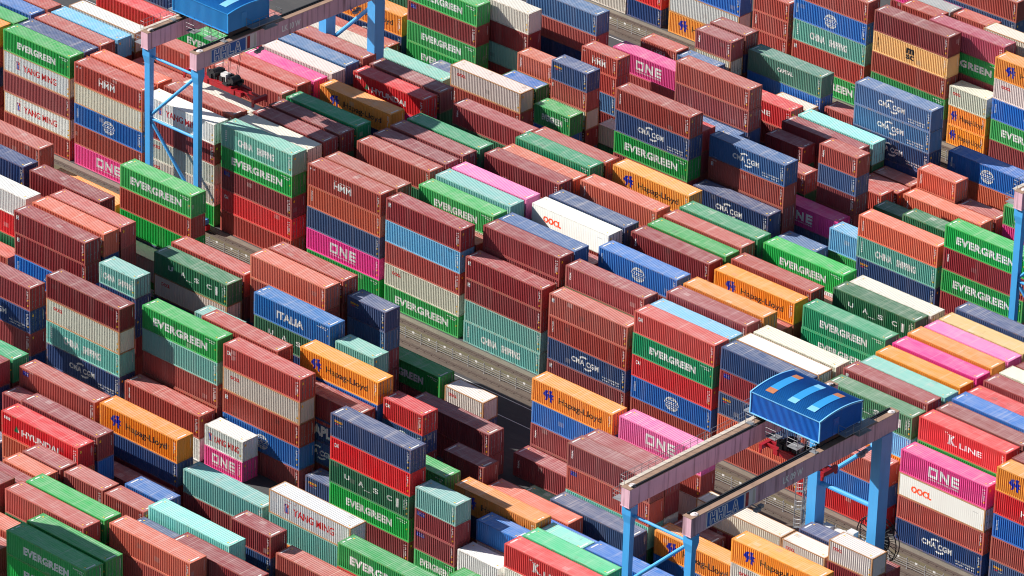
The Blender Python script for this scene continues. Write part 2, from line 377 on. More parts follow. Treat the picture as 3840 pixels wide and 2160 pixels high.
MARK = dict(EMB=mark_emblem, BADGE=mark_badge, EVERGREEN=mark_evergreen(.145, .865, .29, .68), EVERGREENS=mark_evergreen(.21, .785, .30, .67), HAPAG=mark_hapag, CMA=mark_cma, COSCO=mark_cosco, ONE=mark_one, YANGMING=mark_yang, CHINA=mark_china, UASC=mark_uasc,
            OOCL=mark_oocl, OOCLBIG=mark_oocl_big, HMM=mark_hmm, HYUNDAI=mark_hyundai, CAI=mark_cai, TRITON=mark_triton, XTRA=mark_tex, SEACO=mark_seaco, MSC=mark_msc, KLINE=mark_kline, CAPITAL=mark_capital,
            ITALIA=mark_italia, APL=mark_apl, NOL=mark_nol, HAMBURG=mark_hamburg)
def lay_on_wall(shapes, ln, flat, name):
    """cut painted shapes along the folds of the corrugation and press them onto the wall, 5 mm proud"""
    L = LEN[ln]; prof = side_profile(L, flat); bm = bmesh.new(); inks = []
    for v, f, ink in shapes:
        if ink not in inks: inks.append(ink)
        vv = [bm.verts.new((a*L, 0, 0.15+b*(H0-0.26))) for a, b in v]
        for q in f:
            try: fc = bm.faces.new([vv[i] for i in q]); fc.material_index = inks.index(ink)
            except ValueError: pass
    xs = [v.co.x for v in bm.verts]; lo, hi = min(xs), max(xs)
    if not flat:
        for x, d in prof:
            if lo < x < hi: bmesh.ops.bisect_plane(bm, geom=bm.verts[:]+bm.edges[:]+bm.faces[:], plane_co=(x, 0, 0), plane_no=(1, 0, 0), dist=1e-5)
    for v in bm.verts: v.co.y = SY+depth_at(prof, v.co.x)-0.005
    for f in bm.faces:
        f.normal_update()
        if f.normal.y > 0: f.normal_flip()
    m = bpy.data.meshes.new(name); bm.to_mesh(m); bm.free()
    for k in inks: m.materials.append(M['ink_'+k])
    return m
LET = {}
def lettering_mesh(mark, ln, flat):
    k = (mark, ln, flat)
    if k not in LET: LET[k] = lay_on_wall((mark_cma_short if mark == 'CMA' and ln == 20 else MARK[mark])(ln), ln, flat, 'lettering')
    return LET[k]
def id_mesh(ln, style):
    L = LEN[ln]; u = lambda m: 1-m/L
    sh = []
    if style == 0: sh += DASH(u(.62), u(.50), .34, .90, 13, 'white', True, 3) + [RC(u(.44), u(.28), .40, .47, 'yellow'), RC(u(.44), u(.26), .13, .22, 'yellow')] + DASH(u(.44), u(.32), .54, .86, 6, 'white', True, 8)
    elif style == 1: sh += DASH(u(.70), u(.57), .22, .86, 15, 'white', True, 11) + DASH(u(.48), u(.34), .34, .88, 9, 'white', True, 9) + [RC(u(.48), u(.30), .20, .28, 'yellow')]
    else: sh += DASH(u(1.5), u(.35), .85, .90, 10, 'white', False, 7) + DASH(u(.95), u(.40), .75, .79, 5, 'white', False, 6) + [RC(u(.42), u(.30), .50, .57, 'yellow')]
    m = lay_on_wall(sh, ln, False, 'id_marking')
    bm = bmesh.new(); bm.from_mesh(m)                     # end wall: number column and sticker; roof: white number strips, yellow dots
    n0 = len(m.materials); names = [x.name for x in m.materials]
    for k in ('white', 'yellow'):
        if 'ink_'+k not in names: m.materials.append(M['ink_'+k]); names.append('ink_'+k)
    iw, iy = names.index('ink_white'), names.index('ink_yellow')
    def q(pts, mi):
        f = bm.faces.new([bm.verts.new(p) for p in pts]); f.material_index = mi
    r = random.Random(style)
    for k in range(9):
        z = 1.2+k*0.13; q([(L-0.012, 2.06, z), (L-0.012, 2.12, z), (L-0.012, 2.12, z+.09), (L-0.012, 2.06, z+.09)], iw)
    if style == 1: q([(L-0.012, .35, 2.0), (L-0.012, .58, 2.0), (L-0.012, .58, 2.28), (L-0.012, .35, 2.28)], iy)
    zr = H0-0.004
    for x0 in (0.26, L-0.46):
        for k in range(8):
            if r.random() < .15: continue
            y = 0.42+k*0.16; q([(x0, y, zr), (x0+.2, y, zr), (x0+.2, y+.12, zr), (x0, y+.12, zr)], iw)
    for x0, y0 in ((0.55, 1.75), (L-0.75, 0.45)): q([(x0, y0, zr), (x0+.16, y0, zr), (x0+.16, y0+.16, zr), (x0, y0+.16, zr)], iy)
    bm.to_mesh(m); bm.free(); return m
IDM = {(ln, s): id_mesh(ln, s) for ln in LEN for s in (0, 1, 2)}

# ---------------------------------------------------------------- the containers
COL = {k: lin(*v) for k, v in {'br': (168, 68, 58), 'mr': (138, 40, 48), 'ob': (206, 100, 74), 'rd': (205, 24, 36), 'rb': (190, 66, 62), 'eg': (0, 164, 70), 'gd': (0, 106, 62), 'gt': (70, 135, 118), 'nv': (16, 62, 118), 'bl': (0, 104, 188), 'bm': (26, 104, 168), 'lb': (108, 180, 222), 'tl': (112, 180, 170), 'aq': (130, 208, 200), 'wh': (228, 228, 228), 'wr': (232, 230, 224), 'cr': (214, 208, 194), 'pk': (222, 48, 142), 'sn': (226, 188, 118), 'gy': (150, 160, 165), 'pl': (236, 112, 178), 'e2': (0, 152, 100), 'e4': (64, 196, 140), 'n2': (52, 102, 152), 'rs': (172, 32, 78), 'or': (240, 146, 28)}.items()}
WORDS = {40: 'long shipping containers stacked in the yard', 20: 'short shipping containers stacked in the yard'}
def shade(col, r):
    f = 1+r.uniform(-0.16, 0.16); k = r.uniform(0, 0.16)**1.2; g = (0.58, 0.44, 0.41) if col[0] > 1.6*col[2] and col[0] > col[1] else (0.48, 0.52, 0.54)
    return tuple(min(1, (c*(1-k)+g[i]*k)*f*(1+r.uniform(-0.06, 0.06))) for i, c in enumerate(col[:3]))+(1,)
def container(x, y, z, h, ln, col, mark, label):
    r = random.Random(int(x*37+y*101+z*53))
    col, _, rc = col.partition('^'); flat = col in ('wr',)
    root = bpy.data.objects.new('shipping_container' if ln == 40 else 'short_container', None); C.objects.link(root)
    root.empty_display_size = 0.5
    root.location = (x+r.uniform(-.04, .04), y+r.uniform(-.03, .03), z); root.scale = (1, 1, (h-0.008)/H0)
    tag(root, label, 'container', WORDS[ln])
    rgb = shade(COL[col], r); wear = r.uniform(0.15, 1.0)**1.3
    if col in ('cr', 'tl', 'lb', 'sn', 'wh'): wear = 0.35+0.65*wear
    if col in ('eg', 'e2', 'pk', 'pl') and r.random() < .6: wear *= 0.3
    parts = [('frame', CM['frame', ln]), ('side_panel', CM['side_panel', ln, flat]), ('roof_panel', CM['roof_panel', ln, flat]), (('door', CM['door', ln]) if flat or r.random() < 0.4 else ('end_panel', CM['end_panel', ln, flat])),
             ('id_marking', IDM[ln, 2 if col in ('eg', 'e2', 'e4', 'bm') else r.choice((0, 0, 1))])]
    if mark: parts.append(('lettering', lettering_mesh(mark, ln, flat)))
    for nm, me in parts:
        o = link(nm, me, root); o.color = shade(COL[rc], r) if rc and nm == 'roof_panel' else rgb; o['wear'] = wear
        if nm == 'frame' and col in ('cr', 'wr', 'wh') and r.random() < .5: o.color = lin(175, 130, 90)
    return root
DATA = """21.28;-77.45;11.56;2.890;40;ob;;orange-brown long container, right of bright green top
20.20;-43.10;11.45;2.862;40;nv;SEACO;navy blue long container with gold lettering, topmost in its stack
66.01;0.00;8.54;2.845;40;pk;ONE;pink long container with huge white letters, on a smooth white one
1.25;-59.96;11.67;2.916;40;or;HAPAG;orange long container with black lettering and blue emblem, left of teal top
27.55;-59.96;11.40;2.850;40;wh;YANGMING;white long container with red lettering, on a teal one
65.98;2.92;11.50;2.874;40;rd;KLINE;red long container with white serif lettering, on a bright green one
0.42;-40.18;11.49;2.872;40;rb;CAI;brick-red long container with short white lettering, on a cream one
6.79;-34.35;11.46;2.865;40;or;HAPAG;orange long container with black lettering and blue emblem, left of red top
26.29;-16.86;8.46;2.820;40;or;HAPAG;orange long container with black lettering and blue emblem, left of pale pink top
-25.59;-43.10;11.63;2.908;40;mr;;maroon long container, topmost in its stack, on a cream one
14.83;-86.20;11.51;2.876;40;eg;EVERGREENS;bright green long container with narrow white lettering, topmost, the only such one at lower left
-12.88;-22.69;11.72;2.931;40;ob;;orange-brown long container, right of brown top
26.49;0.00;11.11;2.778;40;rb;CAI;brick-red long container with short white lettering, on a sea green one
-12.70;-40.18;11.51;2.878;40;eg;EVERGREEN;bright green long container with wide white lettering, on a teal one
-6.41;-28.52;11.39;2.848;40;bm;ITALIA;mid-blue long container with tall white lettering, topmost in its stack
-5.09;-68.70;11.53;2.882;40;rd;HYUNDAI;red long container with white lettering and green triangle, on a orange-brown one
-25.94;-25.60;8.51;2.837;40;gd;UASC;dark green long container with widely spaced white letters, on a cream one
-40.53;-34.35;11.62;2.904;40;mr;EMB;maroon long container with small square emblem, topmost in its stack, before orange-brown top
39.38;14.58;11.34;2.834;40;e2;EVERGREENS;sea green long container with narrow white lettering, topmost in its stack
-12.98;0.00;11.42;2.854;40;mr;EMB;maroon long container with small square emblem, on a light blue one
0.06;2.92;11.46;2.864;40;mr;;maroon long container, topmost in its stack, before steel blue top
13.42;0.00;8.48;2.827;40;br;EMB;brown long container with small square emblem, topmost in its stack
0.11;0.00;8.43;2.809;40;mr;EMB;maroon long container with small square emblem, topmost in its stack, before maroon top
-1.25;45.22;8.81;2.936;40;n2;CMA;steel blue long container with white arcs and lettering, on a brown one
-40.96;-16.86;11.60;2.901;40;eg;EVERGREEN;bright green long container with wide white lettering, on a brown one
14.43;-59.96;8.61;2.869;40;tl;;teal long container, topmost in its stack
-12.53;-43.10;2.91;2.905;40;br;TRITON;brown long container with upright white lettering, on a white one
-14.26;42.30;11.76;2.939;40;br;TRITON;brown long container with upright white lettering, before red top
25.01;42.30;8.36;2.786;40;ob;TRITON;orange-brown long container with upright white lettering, topmost in its stack
4.89;65.63;11.54;2.886;40;n2;CMA;steel blue long container with white arcs and lettering, on a steel blue one
13.22;2.92;11.10;2.776;40;mr;XTRA;maroon long container with upright white script, behind brown top
-40.86;0.00;11.53;2.883;40;tl;CHINA;teal long container with thin white lettering, topmost in its stack
-14.64;53.96;11.63;2.907;40;br;;brown long container, topmost in its stack, behind steel blue top
-26.05;0.00;11.43;2.859;40;br;HMM;brown long container with white emblem, on a orange-brown one
-11.73;-59.96;11.32;2.830;40;br;BADGE;brown long container with small blue badge, atop its stack
39.61;-25.60;8.67;2.891;40;mr;XTRA;maroon long container with upright white script, on a brown one
65.98;-28.52;8.51;2.836;40;or;HAPAG;orange long container with black lettering and blue emblem, topmost, second from left at lower right
39.09;20.41;11.42;2.854;40;gd;UASC;dark green long container with widely spaced white letters, atop its stack
13.15;8.75;11.38;2.844;40;bl;COSCO;bright blue long container with white globe emblem, left of orange top
-15.03;68.54;8.59;2.863;40;gt;CAPITAL;teal green long container with small white lettering, topmost in its stack
-7.61;84.60;11.53;2.882;40;mr;;maroon long container, on a sand yellow one
39.41;-16.86;8.66;2.886;40;pl;ONE;pale pink long container with huge white letters, topmost in its stack
26.02;14.58;11.11;2.777;40;or;HAPAG;orange long container with black lettering and blue emblem, on a brown one
13.17;-22.69;2.89;2.890;40;mr;;maroon long container, topmost, leftmost such at lower middle of the photo
25.97;23.33;11.48;2.869;40;eg;EVERGREENS;bright green long container with narrow white lettering, right of sea green top
-42.24;42.30;5.65;2.825;40;cr;OOCL;cream long container with small red lettering, topmost in its stack
12.93;14.58;11.32;2.829;40;mr;XTRA;maroon long container with upright white script, before bright green top
8.23;-80.37;11.60;2.900;40;br;;brown long container, topmost in its stack, behind bright green top
-0.12;11.66;11.37;2.844;40;wr;OOCLBIG;smooth white long container with big orange lettering, topmost in its stack
38.01;42.30;11.58;2.894;40;eg;EVERGREEN;bright green long container with wide white lettering, topmost, the only such one at central right
21.16;-71.62;11.33;2.833;40;aq;;pale aqua long container, atop its stack, behind navy blue top
-80.01;0.00;11.37;2.844;40;eg;EVERGREENS;bright green long container with narrow white lettering, before navy blue top
-0.37;26.24;11.45;2.863;40;or;HAPAG;orange long container with black lettering and blue emblem, atop its stack
40.69;-62.87;11.34;2.834;40;eg;EVERGREEN;bright green long container with wide white lettering, on a red one
-0.33;20.41;11.38;2.845;40;ob;TRITON;orange-brown long container with upright white lettering, atop its stack
-26.34;8.75;11.42;2.855;40;br;;brown long container, left of pale aqua top
-41.25;23.33;11.20;2.799;40;rd;HYUNDAI;red long container with white lettering and green triangle, on a pink one
33.60;-37.27;5.63;2.817;40;or;HAPAG;orange long container with black lettering and blue emblem, behind bright blue top
17.87;68.54;5.67;2.837;40;bl;COSCO;bright blue long container with white globe emblem, on a orange-brown one
-66.96;0.00;11.22;2.805;40;br;HMM;brown long container with white emblem, on a cream one
-13.34;17.50;11.39;2.847;40;mr;;maroon long container, before orange-brown top
52.71;-25.60;2.92;2.919;40;or;HAPAG;orange long container with black lettering and blue emblem, topmost, leftmost such at lower right
66.01;0.00;5.69;2.845;40;wr;OOCLBIG;smooth white long container with big orange lettering, second from top in its stack
46.50;-43.10;5.72;2.858;40;rd;KLINE;red long container with white serif lettering, on a white one
66.01;0.00;2.85;2.845;40;br;;brown long container, under a smooth white one
39.87;-28.52;2.87;2.866;40;nv;;navy blue long container, on a navy blue one
-1.12;42.30;2.96;2.963;40;nv;CMA;navy blue long container with white arcs and lettering, topmost in its stack
66.01;0.00;0.00;2.845;40;nv;CMA;navy blue long container with white arcs and lettering, left of orange top
-54.32;11.66;11.28;2.821;40;br;;brown long container, left of sea green top
20.20;-43.10;8.59;2.862;40;rd;CAI;red long container with short white lettering, second from top in its stack
-13.14;5.83;11.22;2.805;40;eg;EVERGREENS;bright green long container with narrow white lettering, before pale aqua top
0.42;-40.18;8.62;2.872;40;cr;OOCL;cream long container with small red lettering, under a brick-red one
-26.88;26.24;10.74;2.684;40;mr;XTRA;maroon long container with upright white script, left of brown top
-41.22;17.50;11.17;2.792;40;or;HAPAG;orange long container with black lettering and blue emblem, topmost, leftmost such at upper middle
0.42;-40.18;5.74;2.872;40;br;EMB;brown long container with small square emblem, third from top in its stack
-25.59;-43.10;8.72;2.908;40;cr;OOCL;cream long container with small red lettering, on a teal one
-5.14;-65.79;11.68;2.920;40;mr;;maroon long container, on a bright blue one
-25.59;-43.10;5.82;2.908;40;tl;CHINA;teal long container with thin white lettering, under a cream one
20.20;-43.10;5.72;2.862;40;gd;UASC;dark green long container with widely spaced white letters, third from top in its stack
39.61;-25.60;5.78;2.891;40;br;BADGE;brown long container with small blue badge, second from top in its stack
-1.25;45.22;5.87;2.936;40;br;EMB;brown long container with small square emblem, second from top in its stack
-54.24;0.00;11.11;2.777;40;wh;YANGMING;white long container with red lettering, before brown top
14.74;-83.28;11.47;2.867;40;eg;;bright green long container, behind bright green top
52.87;2.92;11.00;2.750;40;gd;UASC;dark green long container with widely spaced white letters, on a light blue one
20.20;-43.10;2.86;2.862;40;eg;EVERGREENS;bright green long container with narrow white lettering, under a dark green one
26.49;0.00;8.33;2.778;40;e2;EVERGREENS;sea green long container with narrow white lettering, under a brick-red one
26.49;0.00;5.56;2.778;40;rd;CAI;red long container with short white lettering, third from top in its stack
-14.26;42.30;8.82;2.939;40;nv;CMA;navy blue long container with white arcs and lettering, on a bright green one
4.89;65.63;8.66;2.886;40;n2;CMA;steel blue long container with white arcs and lettering, second from top in its stack
26.49;0.00;2.78;2.778;40;bl;COSCO;bright blue long container with white globe emblem, before light blue top
-14.26;42.30;5.88;2.939;40;eg;EVERGREEN;bright green long container with wide white lettering, under a navy blue one
39.63;0.00;11.33;2.832;40;nv;;navy blue long container, before smooth white top
13.42;0.00;5.65;2.827;40;br;TRITON;brown long container with upright white lettering, under a brown one
-40.96;-16.86;8.70;2.901;40;br;;brown long container, under a bright green one
13.42;0.00;2.83;2.827;40;nv;CMA;navy blue long container with white arcs and lettering, before maroon top
-40.86;0.00;8.65;2.883;40;eg;EVERGREEN;bright green long container with wide white lettering, under a teal one
-40.86;0.00;5.77;2.883;40;mr;BADGE;maroon long container with small blue badge, third from top in its stack
-12.70;-40.18;8.63;2.878;40;tl;;teal long container, under a bright green one
25.01;42.30;5.57;2.786;40;tl;CHINA;teal long container with thin white lettering, second from top in its stack
-12.70;-40.18;5.76;2.878;40;br;;brown long container, under a teal one
52.68;5.83;11.43;2.856;40;mr;EMB;maroon long container with small square emblem, atop its stack
0.11;0.00;5.62;2.809;40;mr;EMB;maroon long container with small square emblem, on a teal one
-40.86;0.00;2.88;2.883;40;rd;CAI;red long container with short white lettering, fourth from top in its stack
-42.80;56.88;11.65;2.912;40;n2;;steel blue long container, topmost in its stack
26.43;-19.77;0.00;2.902;40;mr;XTRA;maroon long container with upright white script, before orange top
-12.98;0.00;8.56;2.854;40;lb;;light blue long container, under a maroon one
26.19;5.83;11.31;2.828;40;mr;;maroon long container, behind light blue top
-7.61;84.60;8.65;2.882;40;sn;MSC;sand yellow long container with black emblem, second from top in its stack
0.11;0.00;2.81;2.809;40;tl;;teal long container, on a teal one
0.11;0.00;0.00;2.809;40;tl;CHINA;teal long container with thin white lettering, fourth from top in its stack
-14.64;53.96;8.72;2.907;40;mr;;maroon long container, behind steel blue top
-25.59;-43.10;2.91;2.908;40;nv;CMA;navy blue long container with white arcs and lettering, under a teal one
-0.09;-16.86;2.93;2.932;40;eg;EVERGREENS;bright green long container with narrow white lettering, topmost, leftmost such at central middle
-12.98;0.00;5.71;2.854;40;br;;brown long container, under a light blue one
-12.98;0.00;2.85;2.854;40;cr;OOCL;cream long container with small red lettering, under a brown one
1.25;-59.96;8.75;2.916;40;nv;;navy blue long container, under a orange one
-7.61;84.60;5.76;2.882;40;br;;brown long container, under a sand yellow one
-1.04;87.52;11.47;2.866;40;rs;;raspberry red long container, topmost in its stack
-20.91;84.60;5.96;2.978;40;tl;CHINA;teal long container with thin white lettering, under a bright blue one
-20.91;84.60;8.93;2.978;40;bl;COSCO;bright blue long container with white globe emblem, second from top in its stack
-26.05;0.00;8.58;2.859;40;ob;TRITON;orange-brown long container with upright white lettering, second from top in its stack
-55.51;48.13;8.62;2.872;40;mr;BADGE;maroon long container with small blue badge, on a bright green one
-26.05;0.00;5.72;2.859;40;nv;;navy blue long container, under a orange-brown one
53.55;-19.77;5.24;2.622;40;cr;;cream long container, behind maroon top
-26.05;0.00;2.86;2.859;40;pk;ONE;pink long container with huge white letters, fourth from top in its stack
8.33;-77.45;11.46;2.865;40;eg;;bright green long container, topmost in its stack
-47.36;-25.60;11.57;2.892;40;mr;;maroon long container, behind brown top, right of navy blue top
38.01;42.30;5.79;2.894;40;eg;EVERGREEN;bright green long container with wide white lettering, under a maroon one
38.01;42.30;8.68;2.894;40;mr;XTRA;maroon long container with upright white script, second from top in its stack
-12.98;0.00;0.00;2.854;40;eg;EVERGREEN;bright green long container with wide white lettering, under a cream one
-40.52;-31.44;11.71;2.928;40;ob;;orange-brown long container, on a navy blue one
-55.51;48.13;5.74;2.872;40;eg;EVERGREENS;bright green long container with narrow white lettering, third from top in its stack
-13.59;23.33;11.50;2.876;40;e2;;sea green long container, behind orange-brown top
-40.53;-34.35;8.71;2.904;40;mr;EMB;maroon long container with small square emblem, on a bright blue one
-27.72;56.88;8.46;2.819;40;pk;ONE;pink long container with huge white letters, on a brown one
-40.54;-43.10;8.72;2.908;40;mr;;maroon long container, topmost, leftmost such at central left of the photo
26.00;17.50;11.37;2.843;40;br;;brown long container, behind orange top
27.63;-74.54;11.02;2.755;40;mr;;maroon long container, behind orange-brown top
0.42;-40.18;2.87;2.872;40;bl;COSCO;bright blue long container with white globe emblem, on a maroon one
18.01;59.80;2.78;2.776;40;ob;XTRA;orange-brown long container with upright white script, atop its stack
52.59;11.66;11.34;2.835;40;or;;orange long container, behind teal top
46.44;-40.18;5.62;2.812;40;e4;;mint green long container, atop its stack
-6.08;-37.27;11.53;2.882;40;br;;brown long container, behind brick-red top
52.47;17.50;11.54;2.886;40;or;;orange long container, behind pink top
52.68;14.58;11.43;2.859;40;pk;;pink long container, behind orange top
26.28;8.75;11.38;2.844;40;or;;orange long container, behind maroon top
-40.66;-28.52;11.61;2.904;40;br;;brown long container, on a brown one, before maroon top
-80.01;0.00;8.53;2.844;40;wh;YANGMING;white long container with red lettering, second from top in its stack
-12.95;-19.77;11.63;2.908;40;br;;brown long container, topmost in its stack, left of navy blue top
-80.01;0.00;5.69;2.844;40;mr;;maroon long container, on a white one
-66.96;0.00;8.42;2.805;40;cr;;cream long container, second from top in its stack
-13.14;8.75;11.49;2.873;40;aq;;pale aqua long container, behind bright green top
-80.01;0.00;2.84;2.844;40;wh;YANGMING;white long container with red lettering, fourth from top in its stack
-66.96;0.00;5.61;2.805;40;bl;COSCO;bright blue long container with white globe emblem, left of white top
34.40;-65.79;8.62;2.875;40;br;;brown long container, atop its stack, before bright green top
-26.04;-22.69;8.66;2.886;40;br;;brown long container, behind dark green top
-20.91;84.60;2.98;2.978;40;br;EMB;brown long container with small square emblem, fourth from top in its stack
39.47;5.83;11.14;2.785;40;cr;;cream long container, behind smooth white top
-49.22;51.05;11.59;2.897;40;cr;;cream long container, behind bright green top
12.86;23.33;11.47;2.867;40;e2;;sea green long container, behind brown top
25.01;42.30;2.79;2.786;40;nv;SEACO;navy blue long container with gold lettering, under a teal one
-25.94;-25.60;5.67;2.837;40;cr;OOCL;cream long container with small red lettering, under a dark green one
-41.24;26.24;11.28;2.819;40;mr;;maroon long container, on a dark green one, behind red top
-41.33;8.75;11.24;2.810;40;mr;;maroon long container, topmost in its stack, before sea green top
-67.29;-16.86;8.64;2.879;40;br;;brown long container, atop stack, leftmost such at upper left of the photo
-40.86;0.00;0.00;2.883;40;br;;brown long container, under a red one
12.92;20.41;11.39;2.848;40;br;;brown long container, before sea green top
5.07;48.13;2.65;2.647;40;pk;ONE;pink long container with huge white letters, on a navy blue one
-0.15;14.58;11.36;2.841;40;nv;;navy blue long container, behind smooth white top
-41.38;11.66;11.32;2.830;40;e2;;sea green long container, on a brown one
33.07;-31.44;2.89;2.886;40;ob;;orange-brown long container, behind bright blue top
66.03;5.83;11.43;2.859;40;mr;;maroon long container, before bright blue top
-81.57;17.50;10.82;2.704;40;rd;;red long container, left of bright green top
52.59;20.41;11.40;2.850;40;pl;;pale pink long container, behind orange top
-26.37;14.58;11.54;2.885;40;mr;;maroon long container, atop its stack, before sea green top
27.55;-59.96;8.55;2.850;40;tl;;teal long container, under a white one
51.84;0.00;-0.00;2.722;40;rd;;red long container, third from top in its stack
-55.51;48.13;11.49;2.872;40;eg;EVERGREENS;bright green long container with narrow white lettering, topmost in its stack, before cream top
39.36;2.92;11.15;2.788;40;wr;;smooth white long container, atop its stack
-1.65;62.71;5.80;2.901;40;aq;;pale aqua long container, topmost in its stack
13.00;17.50;11.32;2.830;40;eg;;bright green long container, behind maroon top
-41.26;5.83;11.22;2.805;40;mr;;maroon long container, behind cream top
51.84;0.00;5.44;2.722;40;br;;brown long container, before dark green top
52.71;8.75;11.22;2.804;40;tl;;teal long container, behind maroon top
-13.28;11.66;11.42;2.854;40;pl;;pale pink long container, behind pale aqua top
-66.96;0.00;2.81;2.805;40;br;;brown long container, on a pink one
-26.32;17.50;11.54;2.886;40;e2;;sea green long container, right of orange top
-54.27;20.41;11.31;2.827;40;cr;OOCL;cream long container with small red lettering, atop its stack
6.90;-37.27;8.56;2.852;40;mr;;maroon long container, behind brick-red top
-0.17;5.83;11.29;2.822;40;n2;;steel blue long container, behind maroon top
-54.24;0.00;8.33;2.777;40;mr;;maroon long container, second from top in its stack, under a white one
-80.52;8.75;11.00;2.750;40;lb;;light blue long container, topmost in its stack
26.29;-16.86;5.64;2.820;40;bl;;bright blue long container, on a maroon one
-54.24;0.00;5.55;2.777;40;cr;OOCL;cream long container with small red lettering, third from top in its stack
-66.60;11.66;11.20;2.800;40;br;;brown long container, topmost in its stack, right of white top
39.63;0.00;5.66;2.832;40;nv;SEACO;navy blue long container with gold lettering, under a maroon one
-1.71;59.80;5.82;2.912;40;mr;;maroon long container, on a brown one
39.09;23.33;11.21;2.804;40;cr;;cream long container, behind dark green top
52.32;26.24;11.54;2.885;40;nv;;navy blue long container, behind sand yellow top
-26.40;11.66;11.44;2.859;40;mr;;maroon long container, left of pale pink top
-54.50;14.58;11.38;2.844;40;br;;brown long container, before pink top
13.42;0.00;0.00;2.827;40;mr;EMB;maroon long container with small square emblem, fourth from top in its stack
65.93;8.75;11.54;2.884;40;bl;;bright blue long container, before red top
-54.70;23.33;11.33;2.833;40;n2;;steel blue long container, behind cream top
39.30;-22.69;8.40;2.800;40;mr;;maroon long container, topmost, second from left at lower middle of the photo
39.63;0.00;2.83;2.832;40;ob;;orange-brown long container, fourth from top in its stack
-80.45;11.66;11.02;2.756;40;wh;;white long container, on a brown one
51.84;0.00;2.72;2.722;40;bl;;bright blue long container, under a brown one
-26.08;2.92;11.29;2.822;40;br;;brown long container, right of cream top
-42.80;56.88;8.74;2.912;40;br;;brown long container, under a steel blue one
-42.17;84.60;3.03;3.026;40;wh;;white long container, second from top in its stack
-53.89;2.92;11.38;2.845;40;br;;brown long container, behind white top
52.29;23.33;11.24;2.810;40;sn;;sand yellow long container, atop its stack
4.89;65.63;5.77;2.886;40;nv;CMA;navy blue long container with white arcs and lettering, under a steel blue one
-41.09;2.92;11.24;2.811;40;cr;;cream long container, on a brown one
-54.62;26.24;11.41;2.851;40;br;;brown long container, atop its stack, behind steel blue top
-13.69;26.24;11.23;2.808;40;br;;brown long container, behind sea green top
-40.54;-43.10;5.82;2.908;40;nv;CMA;navy blue long container with white arcs and lettering, under a maroon one
0.42;-40.18;-0.00;2.872;40;mr;;maroon long container, under a bright blue one
-20.91;84.60;11.91;2.978;40;br;;brown long container, topmost in its stack, left of maroon top
26.13;2.92;10.76;2.689;40;lb;;light blue long container, atop its stack
-80.53;5.83;11.07;2.767;40;br;;brown long container, behind navy blue top
-15.00;62.71;5.79;2.896;40;rd;KLINE;red long container with white serif lettering, on a maroon one
-54.52;17.50;11.12;2.779;40;pk;;pink long container, behind brown top
-60.63;-25.60;11.52;2.879;40;nv;;navy blue long container, atop stack, leftmost such at upper left of the photo
-49.22;51.05;8.69;2.897;40;mr;;maroon long container, under a cream one
-40.54;-43.10;2.91;2.908;40;mr;;maroon long container, third from top in its stack, on a navy blue one
-53.89;-31.44;11.61;2.902;40;wh;;white long container, on a red one
-68.64;48.13;5.79;2.896;40;or;HAPAG;orange long container with black lettering and blue emblem, left of bright green top
-80.01;0.00;0.00;2.844;40;br;;brown long container, under a white one
79.24;0.00;11.54;2.886;40;or;HAPAG;orange long container with black lettering and blue emblem, on a red one
52.95;-37.27;5.53;2.763;40;bl;;bright blue long container, behind mint green top
26.49;0.00;-0.00;2.778;40;br;;brown long container, fifth from top in its stack, under a bright blue one
-40.96;-16.86;5.80;2.901;40;eg;;bright green long container, third from top in its stack
-67.18;2.92;11.24;2.811;40;ob;;orange-brown long container, behind brown top
-66.96;0.00;0.00;2.805;40;pk;ONE;pink long container with huge white letters, fifth from top in its stack
20.20;-43.10;0.00;2.862;40;mr;;maroon long container, fifth from top in its stack, left of teal top
39.63;0.00;0.00;2.832;40;br;;brown long container, before smooth white top
-12.36;105.01;8.60;2.868;40;br;;brown long container, topmost in its stack, on a navy blue one
-13.66;20.41;10.94;2.734;40;ob;;orange-brown long container, before sea green top
-15.03;68.54;5.73;2.863;40;bl;;bright blue long container, under a teal green one
12.11;84.60;11.45;2.863;40;or;HAPAG;orange long container with black lettering and blue emblem, right of cream top
-80.43;2.92;11.11;2.779;40;nv;;navy blue long container, behind bright green top
26.29;-16.86;2.82;2.820;40;mr;XTRA;maroon long container with upright white script, third from top in its stack
-55.80;42.30;2.85;2.850;40;tl;;teal long container, before navy blue top
79.24;0.00;2.89;2.886;40;br;;brown long container, right of pink top
39.38;14.58;8.50;2.834;40;e2;EVERGREENS;sea green long container with narrow white lettering, under a sea green one
79.24;0.00;5.77;2.886;40;bl;COSCO;bright blue long container with white globe emblem, right of pink top
20.05;-37.27;5.75;2.877;40;eg;;bright green long container, before red top
-1.04;87.52;8.60;2.866;40;eg;EVERGREEN;bright green long container with wide white lettering, under a raspberry red one
39.63;0.00;8.50;2.832;40;mr;BADGE;maroon long container with small blue badge, under a navy blue one
24.86;51.05;5.45;2.726;40;gd;;dark green long container, atop its stack
12.11;84.60;2.86;2.863;40;eg;EVERGREEN;bright green long container with wide white lettering, fourth from top in its stack
79.24;0.00;8.66;2.886;40;rd;HAMBURG;red long container with white lettering, second from top in its stack
14.43;-59.96;5.74;2.869;40;mr;;maroon long container, under a teal one
-6.41;-28.52;8.54;2.848;40;gd;UASC;dark green long container with widely spaced white letters, second from top in its stack
17.87;68.54;2.84;2.837;40;ob;;orange-brown long container, under a bright blue one
65.80;14.58;11.57;2.893;40;mr;;maroon long container, before cream top
12.11;84.60;5.73;2.863;40;bl;COSCO;bright blue long container with white globe emblem, on a bright green one
12.11;84.60;8.59;2.863;40;cr;OOCL;cream long container with small red lettering, under a orange one
-54.24;0.00;2.78;2.777;40;cr;OOCL;cream long container with small red lettering, under a cream one
